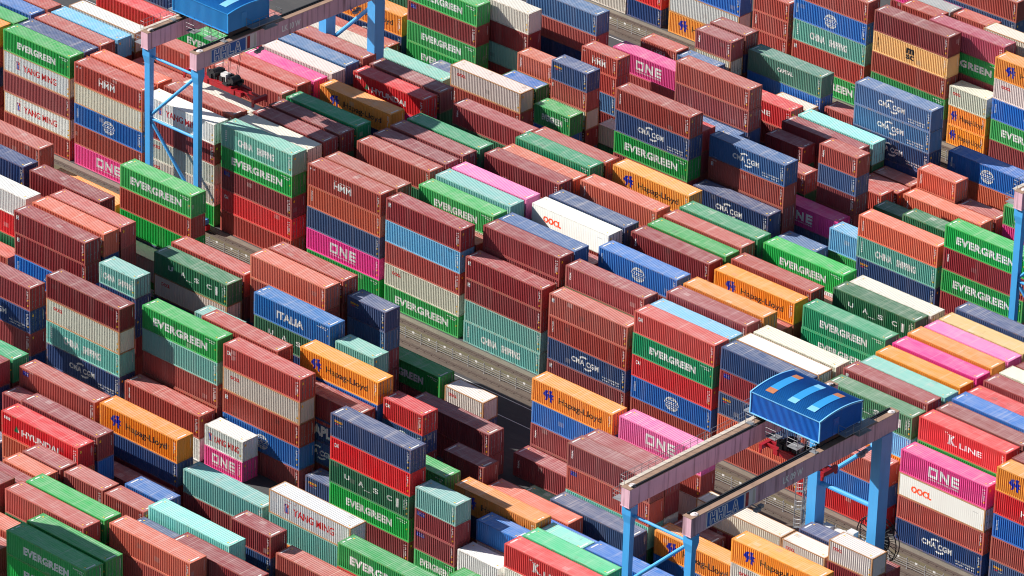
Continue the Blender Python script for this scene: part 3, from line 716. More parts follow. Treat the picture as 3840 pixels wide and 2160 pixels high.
-42.24;42.30;2.83;2.825;40;br;TRITON;brown long container with upright white lettering, under a cream one
39.41;-16.86;5.77;2.886;40;br;TRITON;brown long container with upright white lettering, under a pale pink one
65.65;11.66;11.22;2.804;40;rd;;red long container, behind bright blue top
12.11;84.60;0.00;2.863;40;mr;;maroon long container, fifth from top in its stack, right of cream top
-26.05;0.00;0.00;2.859;40;eg;;bright green long container, fifth from top in its stack
-42.17;84.60;0.00;3.026;40;or;HAPAG;orange long container with black lettering and blue emblem, third from top in its stack
-66.60;17.50;10.99;2.748;40;eg;EVERGREEN;bright green long container with wide white lettering, atop its stack
-49.22;51.05;5.79;2.897;40;tl;;teal long container, behind bright green top
-25.02;-59.96;11.53;2.882;40;e2;;sea green long container, on a maroon one
-7.61;84.60;2.88;2.882;40;eg;EVERGREENS;bright green long container with narrow white lettering, under a brown one
-55.51;48.13;2.87;2.872;40;eg;EVERGREENS;bright green long container with narrow white lettering, fourth, the only one at upper middle
-54.12;5.83;10.82;2.704;40;cr;;cream long container, behind brown top
-2.71;51.05;5.31;2.654;40;br;;brown long container, behind pink top
5.55;90.43;11.52;2.881;40;cr;;cream long container, behind raspberry red top
-42.17;84.60;6.05;3.026;40;bl;;bright blue long container, topmost in its stack
-41.20;-19.77;2.90;2.900;40;cr;;cream long container, on a bright green one
21.28;-77.45;8.67;2.890;40;br;;brown long container, second from top in its stack, under a orange-brown one
-42.80;56.88;5.82;2.912;40;nv;;navy blue long container, left of pink top
-93.43;5.83;11.10;2.775;40;bl;;bright blue long container, behind bright green top
14.83;-86.20;8.63;2.876;40;eg;EVERGREENS;bright green long container with narrow white lettering, second from top in its stack
-40.53;-34.35;5.81;2.904;40;bl;COSCO;bright blue long container with white globe emblem, under a maroon one
-20.91;84.60;0.00;2.978;40;eg;EVERGREEN;bright green long container with wide white lettering, under a brown one
1.43;-62.87;5.75;2.873;40;mr;;maroon long container, behind maroon top, before orange top
39.61;-25.60;2.89;2.891;40;aq;;pale aqua long container, third from top in its stack
-1.25;45.22;2.94;2.936;40;mr;;maroon long container, behind navy blue top
-11.44;-62.87;9.02;3.007;40;mr;;maroon long container, atop its stack, before brown top
-68.53;45.22;2.60;2.599;40;br;;brown long container, before orange top
-12.36;105.01;5.74;2.868;40;nv;;navy blue long container, behind brown top
52.87;2.92;8.25;2.750;40;lb;;light blue long container, under a dark green one
-68.64;48.13;2.90;2.896;40;nv;CMA;navy blue long container with white arcs and lettering, under a orange one
-68.57;42.30;2.89;2.891;40;cr;;cream long container, before brown top
0.06;2.92;8.59;2.864;40;mr;;maroon long container, second from top in its stack, behind maroon top
13.17;-22.69;0.00;2.890;40;mr;;maroon long container, second from top, the only such one at lower middle of the photo
-5.09;-68.70;8.65;2.882;40;ob;;orange-brown long container, under a red one
-27.72;56.88;5.64;2.819;40;br;;brown long container, under a pink one
52.71;-25.60;0.00;2.919;40;bl;;bright blue long container, before maroon top
38.01;42.30;2.89;2.894;40;mr;;maroon long container, fourth from top in its stack
6.90;-37.27;5.70;2.852;40;nv;APL;navy blue long container with white lettering below red band, second from top in its stack
1.25;-59.96;5.83;2.916;40;mr;;maroon long container, third from top in its stack, behind maroon top
-49.03;45.22;2.64;2.644;20;nv;SEACO;navy blue short container, behind teal top
-21.52;65.63;10.42;2.604;20;mr;XTRA;maroon short container with upright white script, topmost in its stack
-21.52;65.63;7.81;2.604;20;cr;;cream short container, second from top in its stack
-21.62;68.54;10.45;2.611;20;mr;;maroon short container, behind maroon top
-21.62;68.54;7.83;2.611;20;nv;;navy blue short container, behind maroon top
-21.62;68.54;5.22;2.611;20;br;;brown short container, third from top in its stack
-28.12;62.71;7.83;2.609;20;br;HMM;brown short container with white emblem, atop its stack
-21.87;62.71;7.65;2.549;20;n2;;steel blue short container, before maroon top
-27.90;51.05;10.49;2.623;20;br;HMM;brown short container with white emblem, topmost in its stack
-27.90;51.05;7.87;2.623;20;br;;brown short container, second from top in its stack
-27.90;51.05;5.25;2.623;20;n2;;steel blue short container, third from top in its stack
-27.90;51.05;2.62;2.623;20;mr;;maroon short container, fourth from top in its stack, under a steel blue one
-36.14;48.13;7.80;2.601;20;ob;TRITON;orange-brown short container with upright white lettering, behind dark green top
-36.14;48.13;5.20;2.601;20;mr;;maroon short container, behind dark green top
-27.67;45.22;10.48;2.620;20;nv;SEACO;navy blue short container with gold lettering, on a brown one
-27.67;45.22;7.86;2.620;20;br;EMB;brown short container with small square emblem, second from top in its stack
-27.67;45.22;5.24;2.620;20;cr;;cream short container, third from top in its stack
-27.67;45.22;2.62;2.620;20;mr;;maroon short container, right of dark green top
-36.17;45.22;5.42;2.709;20;gd^bl;;dark green short container, topmost in its stack
-36.17;45.22;2.71;2.709;20;nv;;navy blue short container, under a dark green one
-27.74;42.30;5.30;2.650;20;eg;EVERGREENS;bright green short container with narrow white lettering, topmost in its stack
-27.74;42.30;2.65;2.650;20;bl;;bright blue short container, second from top in its stack
-27.76;84.60;7.90;2.634;20;br;;brown short container, topmost in its stack
-27.76;84.60;5.27;2.634;20;br;TRITON;brown short container with upright white lettering, second from top in its stack
-27.76;84.60;2.63;2.634;20;br;XTRA;brown short container with upright white script, third from top in its stack
-14.68;99.18;5.61;2.804;20;br;;brown short container, before grey top
-14.83;102.10;5.46;2.729;20;gy;;grey short container, atop its stack
-8.16;102.10;5.52;2.761;20;br;;brown short container, right of grey top
5.25;84.60;5.34;2.668;20;cr;OOCL;cream short container with small red lettering, on a orange one
5.25;84.60;2.67;2.668;20;or;HAPAG;orange short container with black lettering and blue emblem, second from top in its stack
5.25;84.60;0.00;2.668;20;or;HAPAG;orange short container with black lettering and blue emblem, third from top in its stack
-8.71;65.63;5.15;2.576;20;cr;;cream short container, atop its stack
-2.08;68.54;5.18;2.590;20;br;;brown short container, right of teal green top
-1.95;56.88;5.23;2.616;20;mr;;maroon short container, topmost in its stack, before maroon top
-1.95;56.88;2.62;2.616;20;gd;;dark green short container, under a maroon one
-26.04;-34.35;10.35;2.586;20;tl;CHINA;teal short container with thin white lettering, topmost in its stack
-26.04;-34.35;7.76;2.586;20;nv;SEACO;navy blue short container with gold lettering, second from top in its stack
-26.04;-34.35;5.17;2.586;20;nv;;navy blue short container, third from top in its stack
-26.04;-34.35;2.59;2.586;20;mr;;maroon short container, on a brown one
-26.04;-34.35;0.00;2.586;20;br;;brown short container, fifth from top in its stack, right of maroon top
11.41;51.05;10.41;2.603;20;br;XTRA;brown short container with upright white script, topmost in its stack
11.41;51.05;7.81;2.603;20;nv;;navy blue short container, under a brown one
11.41;51.05;5.21;2.603;20;mr;;maroon short container, third from top in its stack, behind pink top
11.41;51.05;2.60;2.603;20;mr;;maroon short container, fourth from top in its stack, behind pink top
17.81;62.71;5.32;2.658;20;ob;TRITON;orange-brown short container with upright white lettering, on a maroon one
17.81;62.71;2.66;2.658;20;mr;;maroon short container, second from top in its stack, behind orange-brown top
10.80;62.71;2.56;2.563;20;br;;brown short container, before steel blue top
11.10;59.80;2.62;2.623;20;br;;brown short container, behind brown top, before brown top
10.90;56.88;2.91;2.909;20;br;;brown short container, atop stack, leftmost such at central right of the photo
18.04;53.96;2.95;2.952;20;gd;;dark green short container, atop stack, the only such one at central right of the photo
18.36;45.22;3.02;3.018;20;lb;;light blue short container, topmost in its stack
18.36;45.22;0.00;3.018;20;eg;;bright green short container, second from top in its stack
12.63;42.30;0.00;3.759;20;n2;NOL;steel blue short container, right of navy blue top
24.24;62.71;2.66;2.659;20;br;;brown short container, behind orange-brown top
-13.18;-31.44;7.72;2.573;20;tl;;teal short container, atop stack, the only such one at central left of the photo
0.51;-43.10;2.61;2.610;20;wh;YANGMING;white short container with red lettering, topmost in its stack
0.51;-43.10;0.00;2.610;20;pk;ONE;pink short container with huge white letters, second from top in its stack
-0.00;-19.77;10.43;2.609;20;nv;SEACO;navy blue short container with gold lettering, on a steel blue one
-0.00;-19.77;7.83;2.609;20;n2;;steel blue short container, second from top in its stack
-0.00;-19.77;5.22;2.609;20;mr;;maroon short container, third from top in its stack, under a steel blue one
-0.00;-19.77;2.61;2.609;20;mr;;maroon short container, fourth from top in its stack, before bright green top
-0.00;-19.77;0.00;2.609;20;br;;brown short container, before bright green top
6.60;-28.52;10.27;2.567;20;tl;;teal short container, right of mid-blue top
12.91;-16.86;2.60;2.603;20;cr;OOCL;cream short container with small red lettering, on a navy blue one
12.91;-16.86;0.00;2.603;20;nv;;navy blue short container, under a cream one
19.82;-34.35;10.26;2.565;20;rd;CAI;red short container with short white lettering, topmost in its stack
19.82;-34.35;7.70;2.565;20;nv;CMA;navy blue short container with white arcs and lettering, second from top in its stack
19.82;-34.35;5.13;2.565;20;mr;;maroon short container, right of orange top
-12.04;-68.70;7.31;2.436;20;nv;;navy blue short container, left of red top
1.42;-71.62;10.41;2.603;20;mr;;maroon short container, before red top
1.51;-74.54;10.50;2.624;20;ob;;orange-brown short container, atop its stack
7.96;-71.62;10.47;2.617;20;br;;brown short container, atop its stack, left of brown top
14.33;-71.62;10.40;2.600;20;br;;brown short container, before bright blue top
14.42;-68.70;10.45;2.613;20;bl;;bright blue short container, atop its stack
20.98;-74.54;10.36;2.589;20;nv;;navy blue short container, behind orange-brown top
27.65;-65.79;10.43;2.609;20;mr;;maroon short container, topmost in its stack, left of brown top
27.65;-65.79;7.83;2.609;20;nv;;navy blue short container, left of brown top
13.59;-40.18;0.00;2.784;20;nv;SEACO;navy blue short container with gold lettering, atop its stack
33.23;-43.10;7.67;2.558;20;tl;;teal short container, topmost in its stack
33.23;-43.10;5.12;2.558;20;mr;BADGE;maroon short container with small blue badge, second from top in its stack
33.23;-43.10;2.56;2.558;20;mr;BADGE;maroon short container with small blue badge, third from top in its stack
33.23;-43.10;0.00;2.558;20;eg;EVERGREEN;bright green short container with wide white lettering, fourth from top in its stack
26.42;-31.44;5.15;2.575;20;mr;;maroon short container, left of orange-brown top
39.70;-40.18;5.08;2.538;20;bl;;bright blue short container, topmost in its stack
39.70;-40.18;2.54;2.538;20;wh;;white short container, second from top in its stack
39.72;-43.10;2.53;2.530;20;wh;;white short container, atop its stack
32.77;-25.60;0.00;2.578;20;gd;;dark green short container, left of maroon top
46.12;-37.27;5.19;2.597;20;aq;;pale aqua short container, atop its stack
52.31;-22.69;2.58;2.576;20;mr;;maroon short container, behind orange top
72.31;-19.77;7.75;2.584;20;cr;OOCL;cream short container with small red lettering, on a maroon one
72.31;-19.77;5.17;2.584;20;mr;;maroon short container, right of cream top
65.84;-19.77;5.21;2.606;20;cr;OOCL;cream short container with small red lettering, atop its stack
65.76;-16.86;5.25;2.624;20;nv;;navy blue short container, atop its stack, behind cream top
-49.57;84.60;2.60;2.600;20;rd;;red short container, fourth from top in its stack
-49.57;84.60;0.00;2.600;20;nv;;navy blue short container, fifth from top in its stack
-22.00;48.13;2.60;2.600;20;cr;;cream short container, topmost in its stack
-22.00;48.13;0.00;2.600;20;gd;;dark green short container, under a cream one"""
LINES = [l for l in DATA.split('\n') if l]
for l in LINES:
    a = l.split(';')
    container(float(a[0]), float(a[1]), float(a[2]), float(a[3]), int(a[4]), a[5], a[6], a[7])

# ---------------------------------------------------------------- the rest of the stacks: lower tiers and far corners, one mass
FAR = """-80.4;2.9;8.34;2.78;40;mr;0;
-80.4;2.9;5.56;2.78;40;mr;0;
-80.4;2.9;2.78;2.78;40;mr;0;
-80.4;2.9;-0.00;2.78;40;mr;0;
-80.5;5.8;8.30;2.77;40;nv;0;
-80.5;5.8;5.53;2.77;40;mr;0;
-80.5;5.8;2.77;2.77;40;br;0;
-80.5;5.8;0.00;2.77;40;gd;0;
-80.5;8.7;8.25;2.75;40;mr;1;
-80.5;8.7;5.50;2.75;40;br;0;
-80.5;8.7;2.75;2.75;40;mr;0;
-80.5;8.7;0.00;2.75;40;br;0;
-80.5;11.7;8.27;2.76;40;br;1;
-80.5;11.7;5.51;2.76;40;nv;0;
-80.5;11.7;2.76;2.76;40;mr;0;
-80.5;11.7;0.00;2.76;40;mr;0;
-81.6;17.5;8.11;2.70;40;mr;0;
-81.6;17.5;5.41;2.70;40;gd;0;
-81.6;17.5;2.70;2.70;40;br;0;
-81.6;17.5;0.00;2.70;40;mr;0;
-93.4;0.0;11.06;2.77;40;or;1;
-93.4;0.0;8.30;2.77;40;br;1;
-93.4;0.0;5.53;2.77;40;nv;1;
-93.4;0.0;2.77;2.77;40;mr;1;
-93.4;0.0;0.00;2.77;40;br;1;
-93.3;2.9;10.96;2.74;40;eg;1;
-93.3;2.9;8.22;2.74;40;mr;0;
-93.3;2.9;5.48;2.74;40;br;0;
-93.3;2.9;2.74;2.74;40;br;0;
-93.3;2.9;0.00;2.74;40;gd;0;
-93.4;5.8;8.32;2.77;40;mr;0;
-93.4;5.8;5.55;2.77;40;mr;0;
-93.4;5.8;2.77;2.77;40;gd;0;
-93.4;5.8;-0.00;2.77;40;mr;0;
-93.4;8.7;11.05;2.76;40;br;1;
-93.4;8.7;8.29;2.76;40;mr;0;
-93.4;8.7;5.52;2.76;40;br;0;
-93.4;8.7;2.76;2.76;40;gd;0;
-93.4;8.7;-0.00;2.76;40;br;0;
-67.2;2.9;8.43;2.81;40;gd;0;
-67.2;2.9;5.62;2.81;40;br;0;
-67.2;2.9;2.81;2.81;40;mr;0;
-67.2;2.9;0.00;2.81;40;mr;0;
-54.2;0.0;0.00;2.78;40;eg;1;
-53.9;2.9;8.53;2.84;40;br;0;
-53.9;2.9;5.69;2.84;40;nv;0;
-53.9;2.9;2.84;2.84;40;br;0;
-53.9;2.9;-0.00;2.84;40;nv;0;
-54.1;5.8;8.11;2.70;40;br;0;
-54.1;5.8;5.41;2.70;40;mr;0;
-54.1;5.8;2.70;2.70;40;gd;0;
-54.1;5.8;-0.00;2.70;40;br;0;
-54.3;11.7;8.46;2.82;40;gd;1;
-54.3;11.7;5.64;2.82;40;br;0;
-54.3;11.7;2.82;2.82;40;br;0;
-54.3;11.7;0.00;2.82;40;gd;0;
-54.5;14.6;8.53;2.84;40;mr;0;
-54.5;14.6;5.69;2.84;40;br;0;
-54.5;14.6;2.84;2.84;40;mr;0;
-54.5;14.6;0.00;2.84;40;nv;0;
-54.5;17.5;8.34;2.78;40;br;0;
-54.5;17.5;5.56;2.78;40;br;0;
-54.5;17.5;2.78;2.78;40;mr;0;
-54.5;17.5;0.00;2.78;40;br;0;
-54.3;20.4;8.48;2.83;40;mr;0;
-54.3;20.4;5.65;2.83;40;nv;0;
-54.3;20.4;2.83;2.83;40;gd;0;
-54.3;20.4;0.00;2.83;40;br;0;
-54.7;23.3;8.50;2.83;40;gd;1;
-54.7;23.3;5.67;2.83;40;nv;0;
-54.7;23.3;2.83;2.83;40;br;0;
-54.7;23.3;0.00;2.83;40;mr;0;
-54.6;26.2;8.55;2.85;40;br;0;
-54.6;26.2;5.70;2.85;40;mr;0;
-54.6;26.2;2.85;2.85;40;nv;0;
-54.6;26.2;-0.00;2.85;40;mr;0;
-68.6;48.1;-0.00;2.90;40;mr;0;
-55.5;48.1;0.00;2.87;40;eg;0;
-49.2;51.0;2.90;2.90;40;mr;1;
-49.2;51.0;0.00;2.90;40;br;0;
-49.0;45.2;0.00;2.64;20;mr;0;
-42.2;42.3;0.00;2.83;40;mr;0;
-26.9;26.2;8.05;2.68;40;gd;1;
-26.9;26.2;5.37;2.68;40;nv;0;
-26.9;26.2;2.68;2.68;40;gd;0;
-26.9;26.2;0.00;2.68;40;br;0;
-41.2;23.3;8.40;2.80;40;pk;1;
-41.2;23.3;5.60;2.80;40;nv;0;
-41.2;23.3;2.80;2.80;40;mr;0;
-41.2;23.3;0.00;2.80;40;gd;0;
-41.2;26.2;8.46;2.82;40;gd;1;
-41.2;26.2;5.64;2.82;40;gd;0;
-41.2;26.2;2.82;2.82;40;mr;0;
-41.2;26.2;0.00;2.82;40;gd;0;
-41.2;17.5;8.38;2.79;40;nv;1;
-41.2;17.5;5.58;2.79;40;mr;0;
-41.2;17.5;2.79;2.79;40;mr;0;
-41.2;17.5;0.00;2.79;40;mr;0;
-41.4;11.7;8.49;2.83;40;br;1;
-41.4;11.7;5.66;2.83;40;gd;0;
-41.4;11.7;2.83;2.83;40;gd;0;
-41.4;11.7;-0.00;2.83;40;mr;0;
-41.3;8.7;8.43;2.81;40;gd;1;
-41.3;8.7;5.62;2.81;40;mr;0;
-41.3;8.7;2.81;2.81;40;nv;0;
-41.3;8.7;-0.00;2.81;40;nv;0;
-41.3;5.8;8.41;2.80;40;br;0;
-41.3;5.8;5.61;2.80;40;br;0;
-41.3;5.8;2.80;2.80;40;br;0;
-41.3;5.8;-0.00;2.80;40;gd;0;
-41.1;2.9;8.43;2.81;40;br;1;
-41.1;2.9;5.62;2.81;40;br;1;
-41.1;2.9;2.81;2.81;40;nv;1;
-41.1;2.9;-0.00;2.81;40;br;1;
-26.3;17.5;8.66;2.89;40;br;0;
-26.3;17.5;5.77;2.89;40;mr;0;
-26.3;17.5;2.89;2.89;40;br;0;
-26.3;17.5;0.00;2.89;40;nv;0;
-26.4;14.6;8.65;2.88;40;br;0;
-26.4;14.6;5.77;2.88;40;br;0;
-26.4;14.6;2.88;2.88;40;br;0;
-26.4;14.6;0.00;2.88;40;br;0;
-26.4;11.7;8.58;2.86;40;mr;0;
-26.4;11.7;5.72;2.86;40;mr;0;
-26.4;11.7;2.86;2.86;40;br;0;
-26.4;11.7;0.00;2.86;40;br;0;
-26.3;8.7;8.56;2.85;40;gd;1;
-26.3;8.7;5.71;2.85;40;mr;0;
-26.3;8.7;2.85;2.85;40;nv;0;
-26.3;8.7;0.00;2.85;40;mr;0;
-42.8;56.9;2.91;2.91;40;mr;0;
-42.8;56.9;-0.00;2.91;40;nv;0;
-21.5;65.6;5.21;2.60;20;mr;1;
-21.5;65.6;2.60;2.60;20;mr;0;
-21.5;65.6;0.00;2.60;20;br;0;
-21.6;68.5;2.61;2.61;20;br;0;
-21.6;68.5;0.00;2.61;20;br;0;
-28.1;62.7;5.22;2.61;20;mr;0;
-28.1;62.7;2.61;2.61;20;mr;0;
-28.1;62.7;0.00;2.61;20;br;0;
-21.9;62.7;5.10;2.55;20;mr;0;
-21.9;62.7;2.55;2.55;20;br;0;
-21.9;62.7;0.00;2.55;20;nv;0;
-27.7;56.9;2.82;2.82;40;mr;0;
-27.7;56.9;0.00;2.82;40;nv;0;
-27.9;51.0;0.00;2.62;20;mr;1;
-36.1;48.1;2.60;2.60;20;gd;0;
-36.1;48.1;0.00;2.60;20;br;0;
-27.7;45.2;0.00;2.62;20;nv;1;
-36.2;45.2;-0.00;2.71;20;nv;0;
-27.7;42.3;-0.00;2.65;20;mr;0;
-14.6;54.0;5.81;2.91;40;nv;1;
-14.6;54.0;2.91;2.91;40;br;0;
-14.6;54.0;0.00;2.91;40;br;0;
-14.3;42.3;2.94;2.94;40;mr;1;
-14.3;42.3;-0.00;2.94;40;br;0;
-14.6;45.2;8.78;2.93;40;rd;1;
-14.6;45.2;5.85;2.93;40;mr;1;
-14.6;45.2;2.93;2.93;40;br;1;
-14.6;45.2;0.00;2.93;40;gd;0;
-14.7;51.0;5.91;2.96;40;n2;1;
-14.7;51.0;2.96;2.96;40;mr;0;
-14.7;51.0;0.00;2.96;40;gd;0;
-1.3;45.2;0.00;2.94;40;mr;1;
-2.7;51.0;2.65;2.65;40;gd;1;
-2.7;51.0;0.00;2.65;40;mr;0;
-7.6;84.6;0.00;2.88;40;nv;1;
-27.8;84.6;0.00;2.63;20;br;0;
-15.0;68.5;2.86;2.86;40;br;0;
-15.0;68.5;0.00;2.86;40;mr;0;
-1.0;87.5;5.73;2.87;40;mr;1;
-1.0;87.5;2.87;2.87;40;mr;0;
-1.0;87.5;0.00;2.87;40;nv;0;
-14.7;99.2;2.80;2.80;20;br;0;
-14.7;99.2;0.00;2.80;20;gd;0;
-14.8;102.1;2.73;2.73;20;gd;0;
-14.8;102.1;-0.00;2.73;20;gd;0;
-21.0;105.0;5.33;2.66;40;pk;1;
-21.0;105.0;2.66;2.66;40;mr;1;
-21.0;105.0;0.00;2.66;40;nv;0;
-12.4;105.0;2.87;2.87;40;br;0;
-12.4;105.0;0.00;2.87;40;nv;0;
-8.2;102.1;2.76;2.76;20;mr;0;
-8.2;102.1;-0.00;2.76;20;nv;0;
5.5;90.4;8.64;2.88;40;mr;0;
5.5;90.4;5.76;2.88;40;nv;0;
5.5;90.4;2.88;2.88;40;br;0;
5.5;90.4;0.00;2.88;40;br;0;
-15.0;62.7;2.90;2.90;40;mr;1;
-15.0;62.7;0.00;2.90;40;nv;1;
-8.7;65.6;2.58;2.58;20;br;0;
-8.7;65.6;-0.00;2.58;20;br;0;
-2.1;68.5;2.59;2.59;20;mr;0;
-2.1;68.5;-0.00;2.59;20;mr;0;
4.9;65.6;2.89;2.89;40;nv;1;
4.9;65.6;-0.00;2.89;40;mr;0;
-1.6;62.7;2.90;2.90;40;gd;1;
-1.6;62.7;0.00;2.90;40;mr;0;
-1.7;59.8;2.91;2.91;40;br;1;
-1.7;59.8;0.00;2.91;40;gd;0;
-1.9;56.9;0.00;2.62;20;nv;0;
-67.3;-16.9;5.76;2.88;40;br;1;
-67.3;-16.9;2.88;2.88;40;nv;0;
-67.3;-16.9;0.00;2.88;40;gd;0;
-60.6;-25.6;8.64;2.88;40;nv;1;
-60.6;-25.6;5.76;2.88;40;mr;0;
-60.6;-25.6;2.88;2.88;40;gd;0;
-60.6;-25.6;-0.00;2.88;40;nv;0;
-53.9;-31.4;8.71;2.90;40;rd;1;
-53.9;-31.4;5.80;2.90;40;gd;1;
-53.9;-31.4;2.90;2.90;40;br;0;
-53.9;-31.4;0.00;2.90;40;gd;0;
-47.4;-25.6;8.68;2.89;40;br;1;
-47.4;-25.6;5.78;2.89;40;br;0;
-47.4;-25.6;2.89;2.89;40;mr;0;
-47.4;-25.6;-0.00;2.89;40;br;0;
-40.7;-28.5;8.71;2.90;40;br;1;
-40.7;-28.5;5.81;2.90;40;gd;0;
-40.7;-28.5;2.90;2.90;40;br;0;
-40.7;-28.5;0.00;2.90;40;nv;0;
-40.5;-31.4;8.79;2.93;40;nv;1;
-40.5;-31.4;5.86;2.93;40;gd;0;
-40.5;-31.4;2.93;2.93;40;br;0;
-40.5;-31.4;-0.00;2.93;40;nv;0;
-40.5;-34.4;2.90;2.90;40;mr;1;
-40.5;-34.4;-0.00;2.90;40;mr;1;
-41.0;-16.9;2.90;2.90;40;nv;1;
-41.0;-16.9;0.00;2.90;40;mr;0;
-26.0;-22.7;5.77;2.89;40;mr;1;
-26.0;-22.7;2.89;2.89;40;nv;1;
-26.0;-22.7;0.00;2.89;40;mr;0;
-25.9;-25.6;2.84;2.84;40;nv;1;
-25.9;-25.6;0.00;2.84;40;nv;0;
-25.6;-43.1;0.00;2.91;40;bl;1;
-40.5;-43.1;0.00;2.91;40;nv;1;
-26.1;2.9;8.47;2.82;40;nv;0;
-26.1;2.9;5.64;2.82;40;mr;0;
-26.1;2.9;2.82;2.82;40;nv;0;
-26.1;2.9;0.00;2.82;40;nv;0;
-13.1;5.8;8.41;2.80;40;cr;1;
-13.1;5.8;5.61;2.80;40;br;0;
-13.1;5.8;2.80;2.80;40;br;0;
-13.1;5.8;-0.00;2.80;40;br;0;
-13.1;8.7;8.62;2.87;40;mr;0;
-13.1;8.7;5.75;2.87;40;gd;0;
-13.1;8.7;2.87;2.87;40;gd;0;
-13.1;8.7;-0.00;2.87;40;mr;0;
-13.3;11.7;8.56;2.85;40;nv;1;
-13.3;11.7;5.71;2.85;40;mr;0;
-13.3;11.7;2.85;2.85;40;mr;0;
-13.3;11.7;0.00;2.85;40;gd;0;
-13.3;17.5;8.54;2.85;40;nv;0;
-13.3;17.5;5.69;2.85;40;mr;0;
-13.3;17.5;2.85;2.85;40;nv;0;
-13.3;17.5;-0.00;2.85;40;mr;0;
-13.7;20.4;8.20;2.73;40;gd;0;
-13.7;20.4;5.47;2.73;40;br;0;
-13.7;20.4;2.73;2.73;40;gd;0;
-13.7;20.4;-0.00;2.73;40;gd;0;
-13.6;23.3;8.63;2.88;40;br;0;
-13.6;23.3;5.75;2.88;40;br;0;
-13.6;23.3;2.88;2.88;40;mr;0;
-13.6;23.3;0.00;2.88;40;nv;0;
-13.7;26.2;8.43;2.81;40;nv;0;
-13.7;26.2;5.62;2.81;40;gd;0;
-13.7;26.2;2.81;2.81;40;mr;0;
-13.7;26.2;0.00;2.81;40;br;0;
0.1;2.9;5.73;2.86;40;mr;0;
0.1;2.9;2.86;2.86;40;br;0;
0.1;2.9;0.00;2.86;40;nv;0;
-0.2;5.8;8.47;2.82;40;gd;0;
-0.2;5.8;5.64;2.82;40;gd;0;
-0.2;5.8;2.82;2.82;40;mr;0;
-0.2;5.8;0.00;2.82;40;mr;0;
-12.9;-22.7;8.79;2.93;40;br;1;
-12.9;-22.7;5.86;2.93;40;br;1;
-12.9;-22.7;2.93;2.93;40;nv;1;
-12.9;-22.7;0.00;2.93;40;mr;0;
-13.0;-19.8;8.73;2.91;40;br;1;
-13.0;-19.8;5.82;2.91;40;br;1;
-13.0;-19.8;2.91;2.91;40;mr;0;
-13.0;-19.8;0.00;2.91;40;mr;0;
-0.3;20.4;8.53;2.84;40;nv;0;
-0.3;20.4;5.69;2.84;40;mr;0;
-0.3;20.4;2.84;2.84;40;mr;0;
-0.3;20.4;-0.00;2.84;40;nv;0;
-0.4;26.2;8.59;2.86;40;nv;1;
-0.4;26.2;5.73;2.86;40;gd;0;
-0.4;26.2;2.86;2.86;40;br;0;
-0.4;26.2;-0.00;2.86;40;mr;0;
-1.1;42.3;0.00;2.96;40;nv;1;
-0.1;11.7;8.53;2.84;40;br;1;
-0.1;11.7;5.69;2.84;40;mr;0;
-0.1;11.7;2.84;2.84;40;mr;0;
-0.1;11.7;0.00;2.84;40;br;0;
-0.1;14.6;8.52;2.84;40;nv;0;
-0.1;14.6;5.68;2.84;40;mr;0;
-0.1;14.6;2.84;2.84;40;nv;0;
-0.1;14.6;0.00;2.84;40;br;0;
13.0;17.5;8.49;2.83;40;nv;0;
13.0;17.5;5.66;2.83;40;gd;0;
13.0;17.5;2.83;2.83;40;br;0;
13.0;17.5;0.00;2.83;40;nv;0;
12.9;20.4;8.54;2.85;40;br;0;
12.9;20.4;5.70;2.85;40;mr;0;
12.9;20.4;2.85;2.85;40;br;0;
12.9;20.4;0.00;2.85;40;br;0;
12.9;23.3;8.60;2.87;40;br;1;
12.9;23.3;5.73;2.87;40;mr;0;
12.9;23.3;2.87;2.87;40;mr;0;
12.9;23.3;0.00;2.87;40;br;0;
12.9;14.6;8.49;2.83;40;br;0;
12.9;14.6;5.66;2.83;40;mr;0;
12.9;14.6;2.83;2.83;40;mr;0;
12.9;14.6;0.00;2.83;40;br;0;
13.1;8.7;8.53;2.84;40;mr;1;
13.1;8.7;5.69;2.84;40;gd;0;
13.1;8.7;2.84;2.84;40;mr;0;
13.1;8.7;0.00;2.84;40;br;0;
13.2;2.9;8.33;2.78;40;gd;1;
13.2;2.9;5.55;2.78;40;br;0;
13.2;2.9;2.78;2.78;40;gd;0;
13.2;2.9;-0.00;2.78;40;gd;0;
26.0;17.5;8.53;2.84;40;mr;0;
26.0;17.5;5.69;2.84;40;nv;0;
26.0;17.5;2.84;2.84;40;mr;0;
26.0;17.5;-0.00;2.84;40;nv;0;
26.0;14.6;8.33;2.78;40;br;1;
26.0;14.6;5.55;2.78;40;mr;0;
26.0;14.6;2.78;2.78;40;br;0;
26.0;14.6;-0.00;2.78;40;mr;0;
26.3;8.7;8.53;2.84;40;nv;0;
26.3;8.7;5.69;2.84;40;br;0;
26.3;8.7;2.84;2.84;40;mr;0;
26.3;8.7;0.00;2.84;40;br;0;
26.0;23.3;8.61;2.87;40;wh;1;
26.0;23.3;5.74;2.87;40;br;0;
26.0;23.3;2.87;2.87;40;gd;0;
26.0;23.3;0.00;2.87;40;mr;0;
11.4;51.0;0.00;2.60;20;br;0;
17.9;68.5;0.00;2.84;40;br;0;
17.8;62.7;0.00;2.66;20;br;0;
18.0;59.8;0.00;2.78;40;br;0;
10.8;62.7;0.00;2.56;20;br;0;
11.1;59.8;0.00;2.62;20;gd;0;
10.9;56.9;0.00;2.91;20;br;0;
18.0;54.0;0.00;2.95;20;mr;0;
24.9;51.0;2.73;2.73;40;mr;0;
24.9;51.0;0.00;2.73;40;nv;0;
38.0;42.3;0.00;2.89;40;mr;1;
25.0;42.3;0.00;2.79;40;br;0;
5.1;48.1;0.00;2.65;40;nv;1;
24.2;62.7;0.00;2.66;20;gd;0;
31.3;62.7;5.19;2.59;40;eg;1;EVERGREEN
31.3;62.7;2.59;2.59;40;pk;1;ONE
